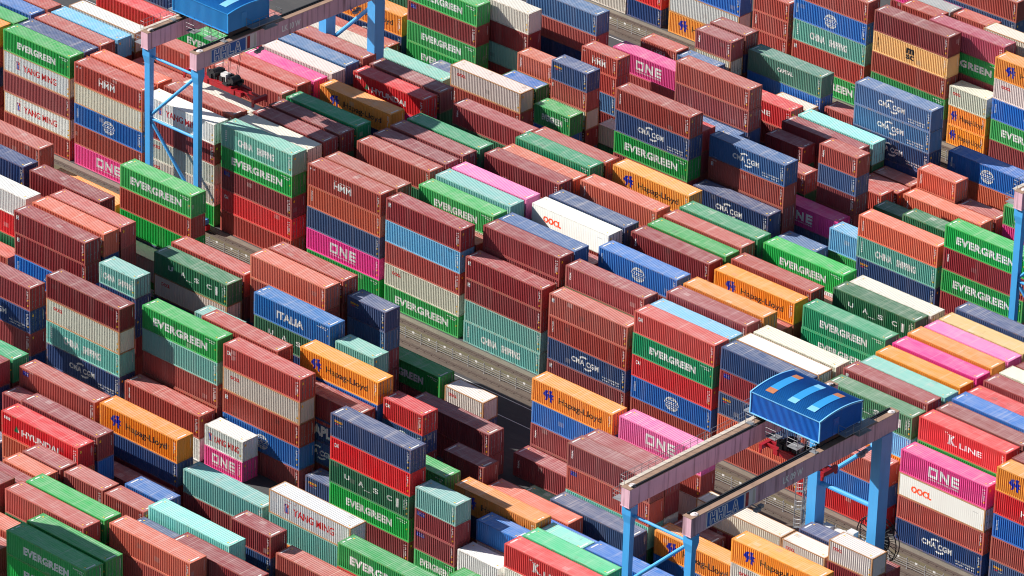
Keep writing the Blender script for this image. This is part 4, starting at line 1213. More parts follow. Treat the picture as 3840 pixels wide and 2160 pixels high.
31.3;62.7;0.00;2.59;40;br;0;
39.1;20.4;8.56;2.85;40;mr;1;
39.1;20.4;5.71;2.85;40;mr;0;
39.1;20.4;2.85;2.85;40;br;0;
39.1;20.4;0.00;2.85;40;br;0;
39.1;23.3;8.41;2.80;40;mr;0;
39.1;23.3;5.61;2.80;40;br;0;
39.1;23.3;2.80;2.80;40;nv;0;
39.1;23.3;-0.00;2.80;40;mr;0;
-12.7;-40.2;2.88;2.88;40;br;1;
-12.7;-40.2;-0.00;2.88;40;nv;0;
-13.2;-31.4;5.15;2.57;20;mr;0;
-13.2;-31.4;2.57;2.57;20;br;0;
-13.2;-31.4;0.00;2.57;20;br;0;
-6.1;-37.3;8.65;2.88;40;nv;0;
-6.1;-37.3;5.76;2.88;40;mr;0;
-6.1;-37.3;2.88;2.88;40;mr;0;
-6.1;-37.3;0.00;2.88;40;br;0;
-25.0;-60.0;8.64;2.88;40;mr;1;
-25.0;-60.0;5.76;2.88;40;br;0;
-25.0;-60.0;2.88;2.88;40;mr;0;
-25.0;-60.0;0.00;2.88;40;mr;0;
-24.9;-62.9;11.83;2.96;40;mr;1;
-24.9;-62.9;8.87;2.96;40;nv;1;
-24.9;-62.9;5.91;2.96;40;mr;1;
-24.9;-62.9;2.96;2.96;40;br;0;
-24.9;-62.9;-0.00;2.96;40;br;0;
-11.7;-60.0;8.49;2.83;40;gd;0;
-11.7;-60.0;5.66;2.83;40;mr;0;
-11.7;-60.0;2.83;2.83;40;br;0;
-11.7;-60.0;-0.00;2.83;40;br;0;
-5.1;-65.8;8.76;2.92;40;bl;1;
-5.1;-65.8;5.84;2.92;40;nv;1;
-5.1;-65.8;2.92;2.92;40;mr;0;
-5.1;-65.8;0.00;2.92;40;nv;0;
-5.1;-68.7;5.76;2.88;40;mr;1;
-5.1;-68.7;2.88;2.88;40;mr;0;
-5.1;-68.7;0.00;2.88;40;mr;0;
-11.4;-62.9;6.01;3.01;40;br;0;
-11.4;-62.9;3.01;3.01;40;br;0;
-11.4;-62.9;0.00;3.01;40;br;0;
-12.5;-43.1;0.00;2.91;40;wh;1;
1.3;-60.0;2.92;2.92;40;nv;0;
1.3;-60.0;-0.00;2.92;40;br;0;
-6.4;-28.5;5.70;2.85;40;nv;1;
-6.4;-28.5;2.85;2.85;40;br;0;
-6.4;-28.5;-0.00;2.85;40;mr;0;
6.6;-28.5;7.70;2.57;20;br;1;
6.6;-28.5;5.13;2.57;20;br;0;
6.6;-28.5;2.57;2.57;20;br;0;
6.6;-28.5;-0.00;2.57;20;br;0;
6.8;-34.4;8.60;2.87;40;bl;1;
6.8;-34.4;5.73;2.87;40;br;0;
6.8;-34.4;2.87;2.87;40;gd;0;
6.8;-34.4;0.00;2.87;40;br;0;
-0.1;-16.9;0.00;2.93;40;mr;1;
19.8;-34.4;2.57;2.57;20;mr;0;
19.8;-34.4;0.00;2.57;20;br;0;
6.9;-37.3;2.85;2.85;40;nv;1;CMA
6.9;-37.3;0.00;2.85;40;mr;1;
26.3;-16.9;0.00;2.82;40;mr;1;
39.4;-16.9;2.89;2.89;40;cr;1;
39.4;-16.9;0.00;2.89;40;br;1;
39.4;2.9;8.36;2.79;40;nv;0;
39.4;2.9;5.58;2.79;40;br;0;
39.4;2.9;2.79;2.79;40;nv;0;
39.4;2.9;0.00;2.79;40;mr;0;
39.5;5.8;8.36;2.79;40;nv;0;
39.5;5.8;5.57;2.79;40;br;0;
39.5;5.8;2.79;2.79;40;nv;0;
39.5;5.8;0.00;2.79;40;br;0;
26.1;2.9;8.07;2.69;40;gd;0;
26.1;2.9;5.38;2.69;40;br;0;
26.1;2.9;2.69;2.69;40;mr;0;
26.1;2.9;-0.00;2.69;40;nv;0;
26.2;5.8;8.48;2.83;40;nv;0;
26.2;5.8;5.66;2.83;40;nv;0;
26.2;5.8;2.83;2.83;40;mr;0;
26.2;5.8;0.00;2.83;40;nv;0;
-12.0;-68.7;4.87;2.44;20;br;0;
-12.0;-68.7;2.44;2.44;20;br;0;
-12.0;-68.7;0.00;2.44;20;mr;0;
1.4;-71.6;7.81;2.60;20;mr;0;
1.4;-71.6;5.21;2.60;20;br;0;
1.4;-71.6;2.60;2.60;20;gd;0;
1.4;-71.6;-0.00;2.60;20;gd;0;
1.5;-74.5;7.87;2.62;20;br;0;
1.5;-74.5;5.25;2.62;20;br;0;
1.5;-74.5;2.62;2.62;20;mr;0;
1.5;-74.5;-0.00;2.62;20;mr;0;
8.0;-71.6;7.85;2.62;20;br;0;
8.0;-71.6;5.23;2.62;20;nv;0;
8.0;-71.6;2.62;2.62;20;br;0;
8.0;-71.6;0.00;2.62;20;mr;0;
14.3;-71.6;7.80;2.60;20;gd;0;
14.3;-71.6;5.20;2.60;20;mr;0;
14.3;-71.6;2.60;2.60;20;br;0;
14.3;-71.6;0.00;2.60;20;gd;0;
14.4;-68.7;7.84;2.61;20;br;0;
14.4;-68.7;5.23;2.61;20;mr;0;
14.4;-68.7;2.61;2.61;20;br;0;
14.4;-68.7;0.00;2.61;20;br;0;
1.4;-62.9;2.87;2.87;40;nv;0;
1.4;-62.9;0.00;2.87;40;gd;0;
8.3;-77.5;8.59;2.86;40;br;1;
8.3;-77.5;5.73;2.86;40;gd;0;
8.3;-77.5;2.86;2.86;40;nv;0;
8.3;-77.5;-0.00;2.86;40;br;0;
8.2;-80.4;8.70;2.90;40;gd;1;
8.2;-80.4;5.80;2.90;40;br;0;
8.2;-80.4;2.90;2.90;40;br;0;
8.2;-80.4;0.00;2.90;40;br;0;
-5.0;-80.4;11.54;2.89;40;mr;1;
-5.0;-80.4;8.66;2.89;40;mr;1;
-5.0;-80.4;5.77;2.89;40;mr;0;
-5.0;-80.4;2.89;2.89;40;mr;0;
-5.0;-80.4;-0.00;2.89;40;nv;0;
14.8;-86.2;5.75;2.88;40;gd;0;
14.8;-86.2;2.88;2.88;40;mr;0;
14.8;-86.2;-0.00;2.88;40;br;0;
14.7;-83.3;8.60;2.87;40;br;0;
14.7;-83.3;5.73;2.87;40;mr;0;
14.7;-83.3;2.87;2.87;40;br;0;
14.7;-83.3;0.00;2.87;40;mr;0;
21.3;-77.5;5.78;2.89;40;br;0;
21.3;-77.5;2.89;2.89;40;nv;0;
21.3;-77.5;-0.00;2.89;40;nv;0;
21.0;-74.5;7.77;2.59;20;mr;0;
21.0;-74.5;5.18;2.59;20;nv;0;
21.0;-74.5;2.59;2.59;20;br;0;
21.0;-74.5;0.00;2.59;20;br;0;
21.2;-71.6;8.50;2.83;40;gd;0;
21.2;-71.6;5.67;2.83;40;br;0;
21.2;-71.6;2.83;2.83;40;gd;0;
21.2;-71.6;-0.00;2.83;40;gd;0;
27.6;-74.5;8.26;2.75;40;mr;0;
27.6;-74.5;5.51;2.75;40;br;0;
27.6;-74.5;2.75;2.75;40;gd;0;
27.6;-74.5;0.00;2.75;40;br;0;
14.4;-60.0;2.87;2.87;40;gd;0;
14.4;-60.0;0.00;2.87;40;nv;0;
27.6;-65.8;5.22;2.61;20;mr;0;
27.6;-65.8;2.61;2.61;20;mr;0;
27.6;-65.8;-0.00;2.61;20;br;0;
27.6;-60.0;5.70;2.85;40;or;1;
27.6;-60.0;2.85;2.85;40;mr;0;
27.6;-60.0;0.00;2.85;40;gd;0;
40.7;-62.9;8.50;2.83;40;rd;1;CAI
40.7;-62.9;5.67;2.83;40;br;0;
40.7;-62.9;2.83;2.83;40;br;0;
40.7;-62.9;0.00;2.83;40;mr;0;
20.1;-37.3;2.88;2.88;40;mr;0;
20.1;-37.3;-0.00;2.88;40;br;0;
26.4;-31.4;2.57;2.57;20;mr;1;
26.4;-31.4;-0.00;2.57;20;br;0;
33.1;-31.4;0.00;2.89;40;mr;0;
39.7;-40.2;0.00;2.54;20;br;0;
39.7;-43.1;0.00;2.53;20;mr;0;
53.9;-60.0;11.61;2.90;40;eg;1;
53.9;-60.0;8.71;2.90;40;br;0;
53.9;-60.0;5.80;2.90;40;gd;0;
53.9;-60.0;2.90;2.90;40;br;0;
53.9;-60.0;0.00;2.90;40;mr;0;
46.5;-43.1;2.86;2.86;40;wh;1;
46.5;-43.1;0.00;2.86;40;br;0;
39.6;-25.6;0.00;2.89;40;gd;1;
39.9;-28.5;0.00;2.87;40;nv;1;
39.9;-34.4;2.95;2.95;40;bl;1;
39.9;-34.4;0.00;2.95;40;br;0;
46.1;-37.3;2.60;2.60;20;br;0;
46.1;-37.3;0.00;2.60;20;br;0;
46.4;-40.2;2.81;2.81;40;gd;0;
46.4;-40.2;0.00;2.81;40;br;0;
52.9;-37.3;2.76;2.76;40;gd;0;
52.9;-37.3;0.00;2.76;40;nv;0;
52.3;-22.7;0.00;2.58;20;mr;0;
66.0;-28.5;5.67;2.84;40;cr;1;OOCL
66.0;-28.5;2.84;2.84;40;nv;0;
66.0;-28.5;0.00;2.84;40;br;0;
53.5;-19.8;2.62;2.62;40;mr;1;
53.5;-19.8;0.00;2.62;40;br;0;
65.8;14.6;8.68;2.89;40;mr;0;
65.8;14.6;5.79;2.89;40;mr;0;
65.8;14.6;2.89;2.89;40;mr;0;
65.8;14.6;0.00;2.89;40;gd;0;
65.7;17.5;11.49;2.87;40;cr;1;
65.7;17.5;8.61;2.87;40;mr;0;
65.7;17.5;5.74;2.87;40;br;0;
65.7;17.5;2.87;2.87;40;mr;0;
65.7;17.5;0.00;2.87;40;gd;0;
65.9;8.7;8.65;2.88;40;br;0;
65.9;8.7;5.77;2.88;40;mr;0;
65.9;8.7;2.88;2.88;40;br;0;
65.9;8.7;0.00;2.88;40;mr;0;
65.6;11.7;8.41;2.80;40;nv;0;
65.6;11.7;5.61;2.80;40;mr;0;
65.6;11.7;2.80;2.80;40;mr;0;
65.6;11.7;0.00;2.80;40;br;0;
66.0;5.8;8.58;2.86;40;mr;0;
66.0;5.8;5.72;2.86;40;mr;0;
66.0;5.8;2.86;2.86;40;gd;0;
66.0;5.8;0.00;2.86;40;mr;0;
39.4;14.6;5.67;2.83;40;br;0;
39.4;14.6;2.83;2.83;40;mr;0;
39.4;14.6;-0.00;2.83;40;gd;0;
52.9;2.9;5.50;2.75;40;or;1;
52.9;2.9;2.75;2.75;40;br;1;
52.9;2.9;-0.00;2.75;40;nv;1;
66.0;2.9;8.62;2.87;40;eg;1;
66.0;2.9;5.75;2.87;40;nv;0;
66.0;2.9;2.87;2.87;40;mr;0;
66.0;2.9;0.00;2.87;40;br;0;
79.2;0.0;0.00;2.89;40;nv;1;SEACO
72.3;-19.8;2.58;2.58;20;nv;0;
72.3;-19.8;0.00;2.58;20;mr;0;
65.8;-19.8;2.61;2.61;20;br;0;
65.8;-19.8;0.00;2.61;20;br;0;
65.8;-16.9;2.62;2.62;20;br;0;
65.8;-16.9;0.00;2.62;20;mr;0;
52.7;5.8;8.57;2.86;40;mr;0;
52.7;5.8;5.71;2.86;40;br;0;
52.7;5.8;2.86;2.86;40;gd;0;
52.7;5.8;-0.00;2.86;40;mr;0;
52.7;8.7;8.41;2.80;40;br;0;
52.7;8.7;5.61;2.80;40;gd;0;
52.7;8.7;2.80;2.80;40;mr;0;
52.7;8.7;-0.00;2.80;40;mr;0;
52.6;11.7;8.51;2.84;40;gd;0;
52.6;11.7;5.67;2.84;40;mr;0;
52.6;11.7;2.84;2.84;40;gd;0;
52.6;11.7;0.00;2.84;40;br;0;
52.7;14.6;8.58;2.86;40;mr;0;
52.7;14.6;5.72;2.86;40;gd;0;
52.7;14.6;2.86;2.86;40;br;0;
52.7;14.6;0.00;2.86;40;mr;0;
52.5;17.5;8.66;2.89;40;mr;0;
52.5;17.5;5.77;2.89;40;br;0;
52.5;17.5;2.89;2.89;40;br;0;
52.5;17.5;0.00;2.89;40;gd;0;
52.6;20.4;8.55;2.85;40;br;0;
52.6;20.4;5.70;2.85;40;gd;0;
52.6;20.4;2.85;2.85;40;mr;0;
52.6;20.4;0.00;2.85;40;br;0;
52.3;23.3;8.43;2.81;40;mr;0;
52.3;23.3;5.62;2.81;40;gd;0;
52.3;23.3;2.81;2.81;40;mr;0;
52.3;23.3;0.00;2.81;40;mr;0;
52.3;26.2;8.66;2.89;40;nv;0;
52.3;26.2;5.77;2.89;40;mr;0;
52.3;26.2;2.89;2.89;40;mr;0;
52.3;26.2;0.00;2.89;40;mr;0;
-66.6;11.7;8.40;2.80;40;br;1;
-66.6;11.7;5.60;2.80;40;mr;0;
-66.6;11.7;2.80;2.80;40;nv;0;
-66.6;11.7;-0.00;2.80;40;mr;0;
-66.6;17.5;8.24;2.75;40;gd;0;
-66.6;17.5;5.50;2.75;40;mr;0;
-66.6;17.5;2.75;2.75;40;nv;0;
-66.6;17.5;0.00;2.75;40;gd;0;
-80.0;14.6;8.55;2.85;40;eg;0;
-80.0;14.6;5.70;2.85;40;gd;0;
-80.0;14.6;2.85;2.85;40;br;0;
-80.0;14.6;0.00;2.85;40;mr;0;
-66.6;8.7;8.48;2.83;40;br;1;
-66.6;8.7;5.65;2.83;40;mr;0;
-66.6;8.7;2.83;2.83;40;mr;0;
-66.6;8.7;0.00;2.83;40;nv;0;
-66.6;5.8;8.48;2.83;40;eg;0;
-66.6;5.8;5.65;2.83;40;mr;0;
-66.6;5.8;2.83;2.83;40;nv;0;
-66.6;5.8;0.00;2.83;40;br;0;
-53.9;-16.9;5.83;2.92;40;or;1;
-53.9;-16.9;2.92;2.92;40;nv;0;
-53.9;-16.9;0.00;2.92;40;br;0;
-41.2;-19.8;0.00;2.90;40;eg;1;EVERGREEN
1.1;-83.3;8.77;2.92;40;ob;1;
1.1;-83.3;5.85;2.92;40;br;0;
1.1;-83.3;2.92;2.92;40;br;0;
1.1;-83.3;-0.00;2.92;40;mr;0;
1.1;-86.2;8.40;2.80;40;br;1;
1.1;-86.2;5.60;2.80;40;br;1;
1.1;-86.2;2.80;2.80;40;eg;0;
1.1;-86.2;-0.00;2.80;40;mr;0;
-5.2;-77.5;10.56;2.64;40;mr;1;
-5.2;-77.5;7.92;2.64;40;mr;0;
-5.2;-77.5;5.28;2.64;40;nv;0;
-5.2;-77.5;2.64;2.64;40;mr;0;
-5.2;-77.5;0.00;2.64;40;nv;0;
33.6;-37.3;2.82;2.82;40;nv;1;
33.6;-37.3;0.00;2.82;40;br;1;
39.3;-22.7;5.60;2.80;40;mr;1;
39.3;-22.7;2.80;2.80;40;wh;1;
39.3;-22.7;-0.00;2.80;40;mr;0;
-68.6;42.3;0.00;2.89;40;br;0;
-68.5;45.2;0.00;2.60;40;gd;0;
-53.9;-34.4;5.18;2.59;40;br;1;
-53.9;-34.4;2.59;2.59;40;br;0;
-53.9;-34.4;0.00;2.59;40;br;0;
65.9;-16.9;3.65;3.65;40;mr;1;
65.9;-16.9;0.00;3.65;40;gd;0;
-62.0;84.6;11.44;2.86;40;cr;0;
-62.0;84.6;8.58;2.86;40;cr;0;
-62.0;84.6;5.72;2.86;40;br;0;
-62.0;84.6;2.86;2.86;40;br;0;
-62.0;84.6;0.00;2.86;40;cr;1;
-49.6;84.6;10.40;2.60;20;br;0;
-49.6;84.6;7.80;2.60;20;br;0;
-49.6;84.6;5.20;2.60;20;br;0;
-80.0;23.3;11.44;2.86;40;nv;1;
-80.0;23.3;8.58;2.86;40;mr;1;
-80.0;23.3;5.72;2.86;40;mr;0;
-80.0;23.3;2.86;2.86;40;br;0;
-80.0;23.3;0.00;2.86;40;mr;0;
-66.6;20.4;11.44;2.86;40;mr;1;
-66.6;20.4;8.58;2.86;40;gd;0;
-66.6;20.4;5.72;2.86;40;mr;0;
-66.6;20.4;2.86;2.86;40;br;0;
-66.6;20.4;0.00;2.86;40;br;0;
-66.6;23.3;11.44;2.86;40;br;1;
-66.6;23.3;8.58;2.86;40;gd;0;
-66.6;23.3;5.72;2.86;40;br;0;
-66.6;23.3;2.86;2.86;40;br;0;
-66.6;23.3;0.00;2.86;40;gd;0;
-66.6;26.2;11.44;2.86;40;br;1;
-66.6;26.2;8.58;2.86;40;br;0;
-66.6;26.2;5.72;2.86;40;br;0;
-66.6;26.2;2.86;2.86;40;mr;0;
-66.6;26.2;0.00;2.86;40;mr;0;
-69.4;54.0;8.55;2.85;40;rd;0;
-69.4;54.0;5.70;2.85;40;gd;1;
-69.4;54.0;2.85;2.85;40;gd;0;
-69.4;54.0;0.00;2.85;40;gd;0;
65.8;20.4;11.36;2.84;40;mr;1;
65.8;20.4;8.52;2.84;40;br;0;
65.8;20.4;5.68;2.84;40;mr;0;
65.8;20.4;2.84;2.84;40;nv;0;
65.8;20.4;0.00;2.84;40;mr;0;
79.0;2.9;11.44;2.86;40;mr;1;
79.0;2.9;8.58;2.86;40;mr;0;
79.0;2.9;5.72;2.86;40;nv;0;
79.0;2.9;2.86;2.86;40;mr;0;
79.0;2.9;0.00;2.86;40;mr;0;
34.4;-65.8;5.75;2.88;40;mr;0;
34.4;-65.8;2.88;2.88;40;gd;0;
34.4;-65.8;0.00;2.88;40;gd;0;
53.0;-31.4;0.00;2.90;40;br;0;
-13.0;-16.9;2.85;2.85;40;tl;0;
-13.0;-16.9;0.00;2.85;40;br;0;
-13.1;2.9;8.48;2.83;40;br;1;
-13.1;2.9;5.65;2.83;40;nv;0;
-13.1;2.9;2.83;2.83;40;mr;0;
-13.1;2.9;0.00;2.83;40;br;0;
-0.1;8.7;8.48;2.83;40;mr;1;
-0.1;8.7;5.65;2.83;40;nv;0;
-0.1;8.7;2.83;2.83;40;mr;0;
-0.1;8.7;0.00;2.83;40;br;0;
26.2;11.7;8.48;2.83;40;br;1;
26.2;11.7;5.65;2.83;40;br;0;
26.2;11.7;2.83;2.83;40;gd;0;
26.2;11.7;0.00;2.83;40;br;0;
26.1;20.4;8.48;2.83;40;br;1;
26.1;20.4;5.65;2.83;40;br;0;
26.1;20.4;2.83;2.83;40;br;0;
26.1;20.4;0.00;2.83;40;nv;0;
26.1;26.2;8.48;2.83;40;nv;0;
26.1;26.2;5.65;2.83;40;nv;0;
26.1;26.2;2.83;2.83;40;br;0;
26.1;26.2;0.00;2.83;40;nv;0;
-55.8;42.3;0.00;2.85;40;br;0;
-35.6;62.7;2.60;2.60;20;eg;0;
-35.6;62.7;0.00;2.60;20;mr;0;"""
def far_mesh():
    tmpl = {}
    for ln, L in LEN.items():
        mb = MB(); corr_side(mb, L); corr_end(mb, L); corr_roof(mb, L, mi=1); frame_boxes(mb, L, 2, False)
        mb.quad((L-.1, CW-.02, .1), (.1, CW-.02, .1), (.1, CW-.02, H0-.1), (L-.1, CW-.02, H0-.1)); mb.quad((.03, CW-.1, .1), (.03, .1, .1), (.03, .1, H0-.1), (.03, CW-.1, H0-.1))
        tmpl[ln, 1] = (np.array(mb.v, dtype=np.float32), mb.f, mb.mi)
        mb = MB(); mb.box(0.01, L-.01, .01, CW-.01, .01, H0-.01)
        tmpl[ln, 0] = (np.array(mb.v, dtype=np.float32), mb.f, mb.mi)
    V = []; F = []; MI = []; CL = []; n = 0; inks = []
    for l in FAR.split('\n'):
        if not l: continue
        a = l.split(';'); x, y, z, h = map(float, a[:4]); r = random.Random(int(x*37+y*101+z*53))
        v, f, mi = tmpl[int(a[4]), int(a[6])]
        w = v.copy(); w[:, 2] *= (h-.008)/H0; w += np.array((x, y, z), dtype=np.float32); V.append(w)
        F += [tuple(i+n for i in q) for q in f]; MI += mi; CL += [shade(COL[a[5].partition('^')[0]], r)]*len(f); n += len(v)
        if a[7]:
            lm = lettering_mesh(a[7], int(a[4]), False)
            F += [tuple(i+n for i in q.vertices) for q in lm.polygons]; V.append(np.array([(c.co.x+x, c.co.y+y, c.co.z*(h-.008)/H0+z) for c in lm.vertices], dtype=np.float32)); n += len(lm.vertices)
            for q in lm.polygons:
                k = lm.materials[q.material_index]
                if k not in inks: inks.append(k)
                MI.append(3+inks.index(k)); CL.append((1, 1, 1, 1))
    me = bpy.data.meshes.new('container_stacks'); me.from_pydata(np.concatenate(V).tolist(), [], F)
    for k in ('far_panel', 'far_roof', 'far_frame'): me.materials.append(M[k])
    for k in inks: me.materials.append(k)
    me.polygons.foreach_set('material_index', MI)
    at = me.attributes.new('paint', 'FLOAT_COLOR', 'FACE'); at.data.foreach_set('color', np.array(CL, dtype=np.float32).ravel())
    me.update(); return me
tag(link('container_stacks', far_mesh()), 'mass of further stacked containers filling the lower tiers and gaps between the stacks', 'container stacks', kind='stuff')

# ---------------------------------------------------------------- ground, road, gravel, rails
def sheet(name, x0, x1, y0, y1, z, mat, label=None):
    mb = MB(); mb.quad((x0, y0, z), (x1, y0, z), (x1, y1, z), (x0, y1, z)); o = link(name, mb.mesh(name, [M[mat]])); tag(o, label, kind='structure'); return o
sheet('ground', -2500, 2500, -2500, 2500, 0.0, 'asphalt')
FR = {2: 84.6, 1: 42.3, 0: 0.0, -1: -43.1, -2: -86.2}
for b, y in FR.items():
    sheet('road', -180, 180, y-12.4, y-6.3, 0.004, 'road_asphalt')
    sheet('gravel_strip', -180, 180, y-6.3, y-0.25, 0.008, 'gravel')
    sheet('concrete_path', -180, 180, y-0.95, y-0.2, 0.012, 'concrete_strip')
    sheet('moss_strip', -180, 180, y-3.75, y-2.0, 0.012, 'moss')
    for yy in (-6.9, -10.4): sheet('lane_line', -180, 180, y+yy-.06, y+yy+.06, 0.009, 'plate_white')
    for yy in (-1.45, -5.25):
        mb = MB(); mb.box(-180, 180, y+yy-.36, y+yy+.36, 0.0, 0.05, 1); mb.box(-180, 180, y+yy-.075, y+yy+.075, 0.051, 0.17, 0)
        mb.box(-180, 180, y+yy-.31, y+yy-.26, .05, .075, 0); mb.box(-180, 180, y+yy+.26, y+yy+.31, .05, .075, 0)
        for k in range(-90, 91): mb.box(k*1.2-.09, k*1.2+.09, y+yy-.25, y+yy+.25, .052, .085, 0)
        tag(link('crane_rail', mb.mesh('crane_rail', [M['rail_steel'], M['gravel']])), kind='structure')
def fence(y, x0, x1, label):
    root = bpy.data.objects.new('guard_fence', None); C.objects.link(root); root.location = (x0, y, 0); tag(root, label, 'fence', 'guard fences between the crane rails')
    mb = MB()
    for z in (0.28, 0.55, 0.82, 1.10): mb.box(0, x1-x0, -.02, .02, z-.025, z+.025)
    link('rail_bars', mb.mesh('rail_bars', [M['fence_zinc']]), root)
    mb = MB(); mb.box(-.035, .035, -.035, .035, 0, 1.42); mb.box(-.035, .035, -.19, -.035, 1.28, 1.34); mb.box(-.09, .09, -.09, .09, 0, .03); pm = mb.mesh('post', [M['fence_zinc']])
    mb = MB(); mb.box(-.17, .17, -.026, -.034, 1.0, 1.24); qm = mb.mesh('plate', [M['plate_white']])
    n = int((x1-x0)/2.55)
    for k in range(n+1):
        link('post', pm, root, (k*2.55, 0, 0))
        if k < n: link('plate', qm, root, (k*2.55+1.3, -.004, 0))
fence(-4.2, -64.0, 84.0, 'long galvanised guard fence with white plates between the rails, running beneath the middle crane')
fence(80.4, -50.0, 14.0, 'galvanised guard fence beside the rails at the upper right of the yard')

# ---------------------------------------------------------------- gantry cranes
def strut(name, a, b, r, mat, root, n=10):
    mb = MB(); mb.tube([a, b], r, n); return link(name, mb.mesh(name, [M[mat]]), root)
def railing(mb, pts, mi=0, h=1.05, r=.025):
    for a, b in zip(pts, pts[1:]):
        a, b = Vector(a), Vector(b); d = (b-a).length; n = max(1, int(d/1.1))
        for k in range(n+1):
            p = a.lerp(b, k/n); mb.tube([p, p+Vector((0, 0, h))], r, 5, mi)
        for t in (.5, 1.0): mb.tube([a+Vector((0, 0, h*t)), b+Vector((0, 0, h*t))], r, 5, mi)
def flat_text(body, x, y0, z0, w, h, ink, parent, name='lettering', bold=0.01, nx=1):
    """letters on a face of constant x, reading along +y, facing +x"""
    v, f = text_tris(body, bold); me = bpy.data.meshes.new(name)
    me.from_pydata([(x, y0+a*w, z0+b*h) for a, b in v], [], f); me.materials.append(M['ink_'+ink])
    return link(name, me, parent)
def outline_text(x, y0, z0, w, h, parent):
    """the four outlined capitals HHLA as thin white strokes"""
    HH = [(0, 0), (0, 1), (.3, 1), (.3, .62), (.7, .62), (.7, 1), (1, 1), (1, 0), (.7, 0), (.7, .38), (.3, .38), (.3, 0)]
    LL = [(0, 0), (0, 1), (.34, 1), (.34, .24), (1, .24), (1, 0)]
    AA = [(0, 0), (.36, 1), (.64, 1), (1, 0), (.74, 0), (.66, .24), (.34, .24), (.26, 0)]; AI = [(.42, .42), (.58, .42), (.5, .70)]
    mb = MB(); g = .255*w; t = .055
    for k, polys in enumerate(([HH], [HH], [LL], [AA, AI])):
        for pl in polys:
            for (a, b), (c, d) in zip(pl, pl[1:]+pl[:1]):
                p = Vector((y0+k*g+a*g*.84, z0+b*h)); q = Vector((y0+k*g+c*g*.84, z0+d*h)); e = (q-p).normalized()*t; n = Vector((-e.y, e.x))
                p, q = p-e, q+e
                mb.quad((x, *(p-n)), (x, *(q-n)), (x, *(q+n)), (x, *(p+n)))
    link('lettering', mb.mesh('lettering', [M['ink_white']]), parent)
def crane(xc, y0, label, number, house_y, house_mats, spr_z, spr_y, spr_x, stairs, skyl):
    root = bpy.data.objects.new('gantry_crane', None); C.objects.link(root); root.location = (xc, y0, 0); tag(root, label, 'crane', 'gantry cranes over the container rows')
    GX, GW, Z0, Z1 = 4.25, 1.16, 21.72, 23.85
    YA, YB = -2.55, 31.2
    for sx in (-1, 1):
        x0, x1 = sx*GX-GW/2, sx*GX+GW/2
        mb = MB(); mb.box(x0, x1, YA, YB, Z0, Z1, 0)
        for k in range(1, 12):
            yy = YA+k*(YB-YA)/12; mb.box(x0-.012, x1+.012, yy-.03, yy+.03, Z0+.02, Z1-.03, 0)
        mb.box(x0-.05, x1+.05, YA-.04, YB+.04, Z1, Z1+.05, 1); mb.box(x0-.06, x1+.06, YA-.05, YA+1.0, Z0-.06, Z0, 0)
        g = link('girder', mb.mesh('girder', [M['girder_pink'], M['girder_top']]), root)
        mb = MB(); xr = x0+.16 if sx > 0 else x1-.16
        mb.box(xr-.09, xr+.09, YA+.5, YB-.4, Z1+.05, Z1+.20, 0)
        if sx > 0: mb.box(x0+.30, x0+.42, YA+.9, YB-.4, Z1+.05, Z1+.12, 0)
        link('trolley_rail', mb.mesh('trolley_rail', [M['steel_dark']]), g)
        mb = MB()
        for yy in (YA+.95, YB-.8):
            for rr, zz, mi in ((.42, .10, 0), (.30, .14, 0), (.12, .20, 0)):
                n = 18; c = [(sx*GX+.12+rr*math.cos(2*math.pi*k/n), yy+rr*math.sin(2*math.pi*k/n)) for k in range(n)]
                mb.poly([(a, b, Z1+zz) for a, b in c]);
                for k in range(n): mb.quad((*c[k], Z1+.05), (*c[(k+1) % n], Z1+.05), (*c[(k+1) % n], Z1+zz), (*c[k], Z1+zz))
        link('hatch_cover', mb.mesh('hatch_cover', [M['cap_pale']]), g)
    mb = MB(); xl = -GX-GW/2-.62                                   # walkway along the left girder
    mb.box(xl, xl+.60, YA+.4, YB-1, Z1-.12, Z1-.04, 0)
    for k in range(14): mb.box(xl, xl+.62, YA+1+k*2.2, YA+1.06+k*2.2, Z1-.04, Z1+.0, 0)
    w = link('walkway', mb.mesh('walkway', [M['walkway_grey']]), root)
    mb = MB(); railing(mb, [(xl+.03, YA+.5, Z1-.04), (xl+.03, YB-1.2, Z1-.04)]); railing(mb, [(xl+.03, YA+.5, Z1-.04), (xl+.6, YA+.5, Z1-.04)])
    for z in (Z1-1.9,):
        mb.box(xl-.75, xl+.55, YA+.2, YA+1.3, z-.06, z); railing(mb, [(xl+.5, YA+.2, z), (xl-.72, YA+.2, z), (xl-.72, YA+1.3, z)])
    link('railing', mb.mesh('railing', [M['steel_grey']]), w)
    YN, YF = -1.75, 29.3
    for sx in (-1, 1):                                            # slim hinged legs on this side, stout fixed legs on the other
        x = sx*GX; mb = MB()
        def rect(hx, hy, z, yc): return [(x-hx, yc-hy, z), (x+hx, yc-hy, z), (x+hx, yc+hy, z), (x-hx, yc+hy, z)]
        for (z0, a0, b0), (z1, a1, b1) in (((1.3, .40, .30), (19.6, .45, .36)), ((19.6, .45, .36), (20.6, .62, .55)), ((20.6, .62, .55), (Z0-.06, .62, .55))):
            mb.hexa(rect(a0, b0, z0, YN), rect(a1, b1, z1, YN))
        link('leg', mb.mesh('leg', [M['crane_blue']]), root)
        mb = MB()
        for (z0, a0, b0), (z1, a1, b1) in (((1.3, .60, .80), (20.4, .66, .88)), ((20.4, .66, .88), (Z0, .66, .88))):
            mb.hexa(rect(a0, b0, z0, YF), rect(a1, b1, z1, YF))
        lg = link('leg', mb.mesh('leg', [M['crane_blue']]), root)
    def S(nm, a, b, r): strut(nm, a, b, r, 'crane_blue', root)
    S('cross_strut', (-GX+.5, YN, 20.55), (GX-.5, YN, 20.55), .17)
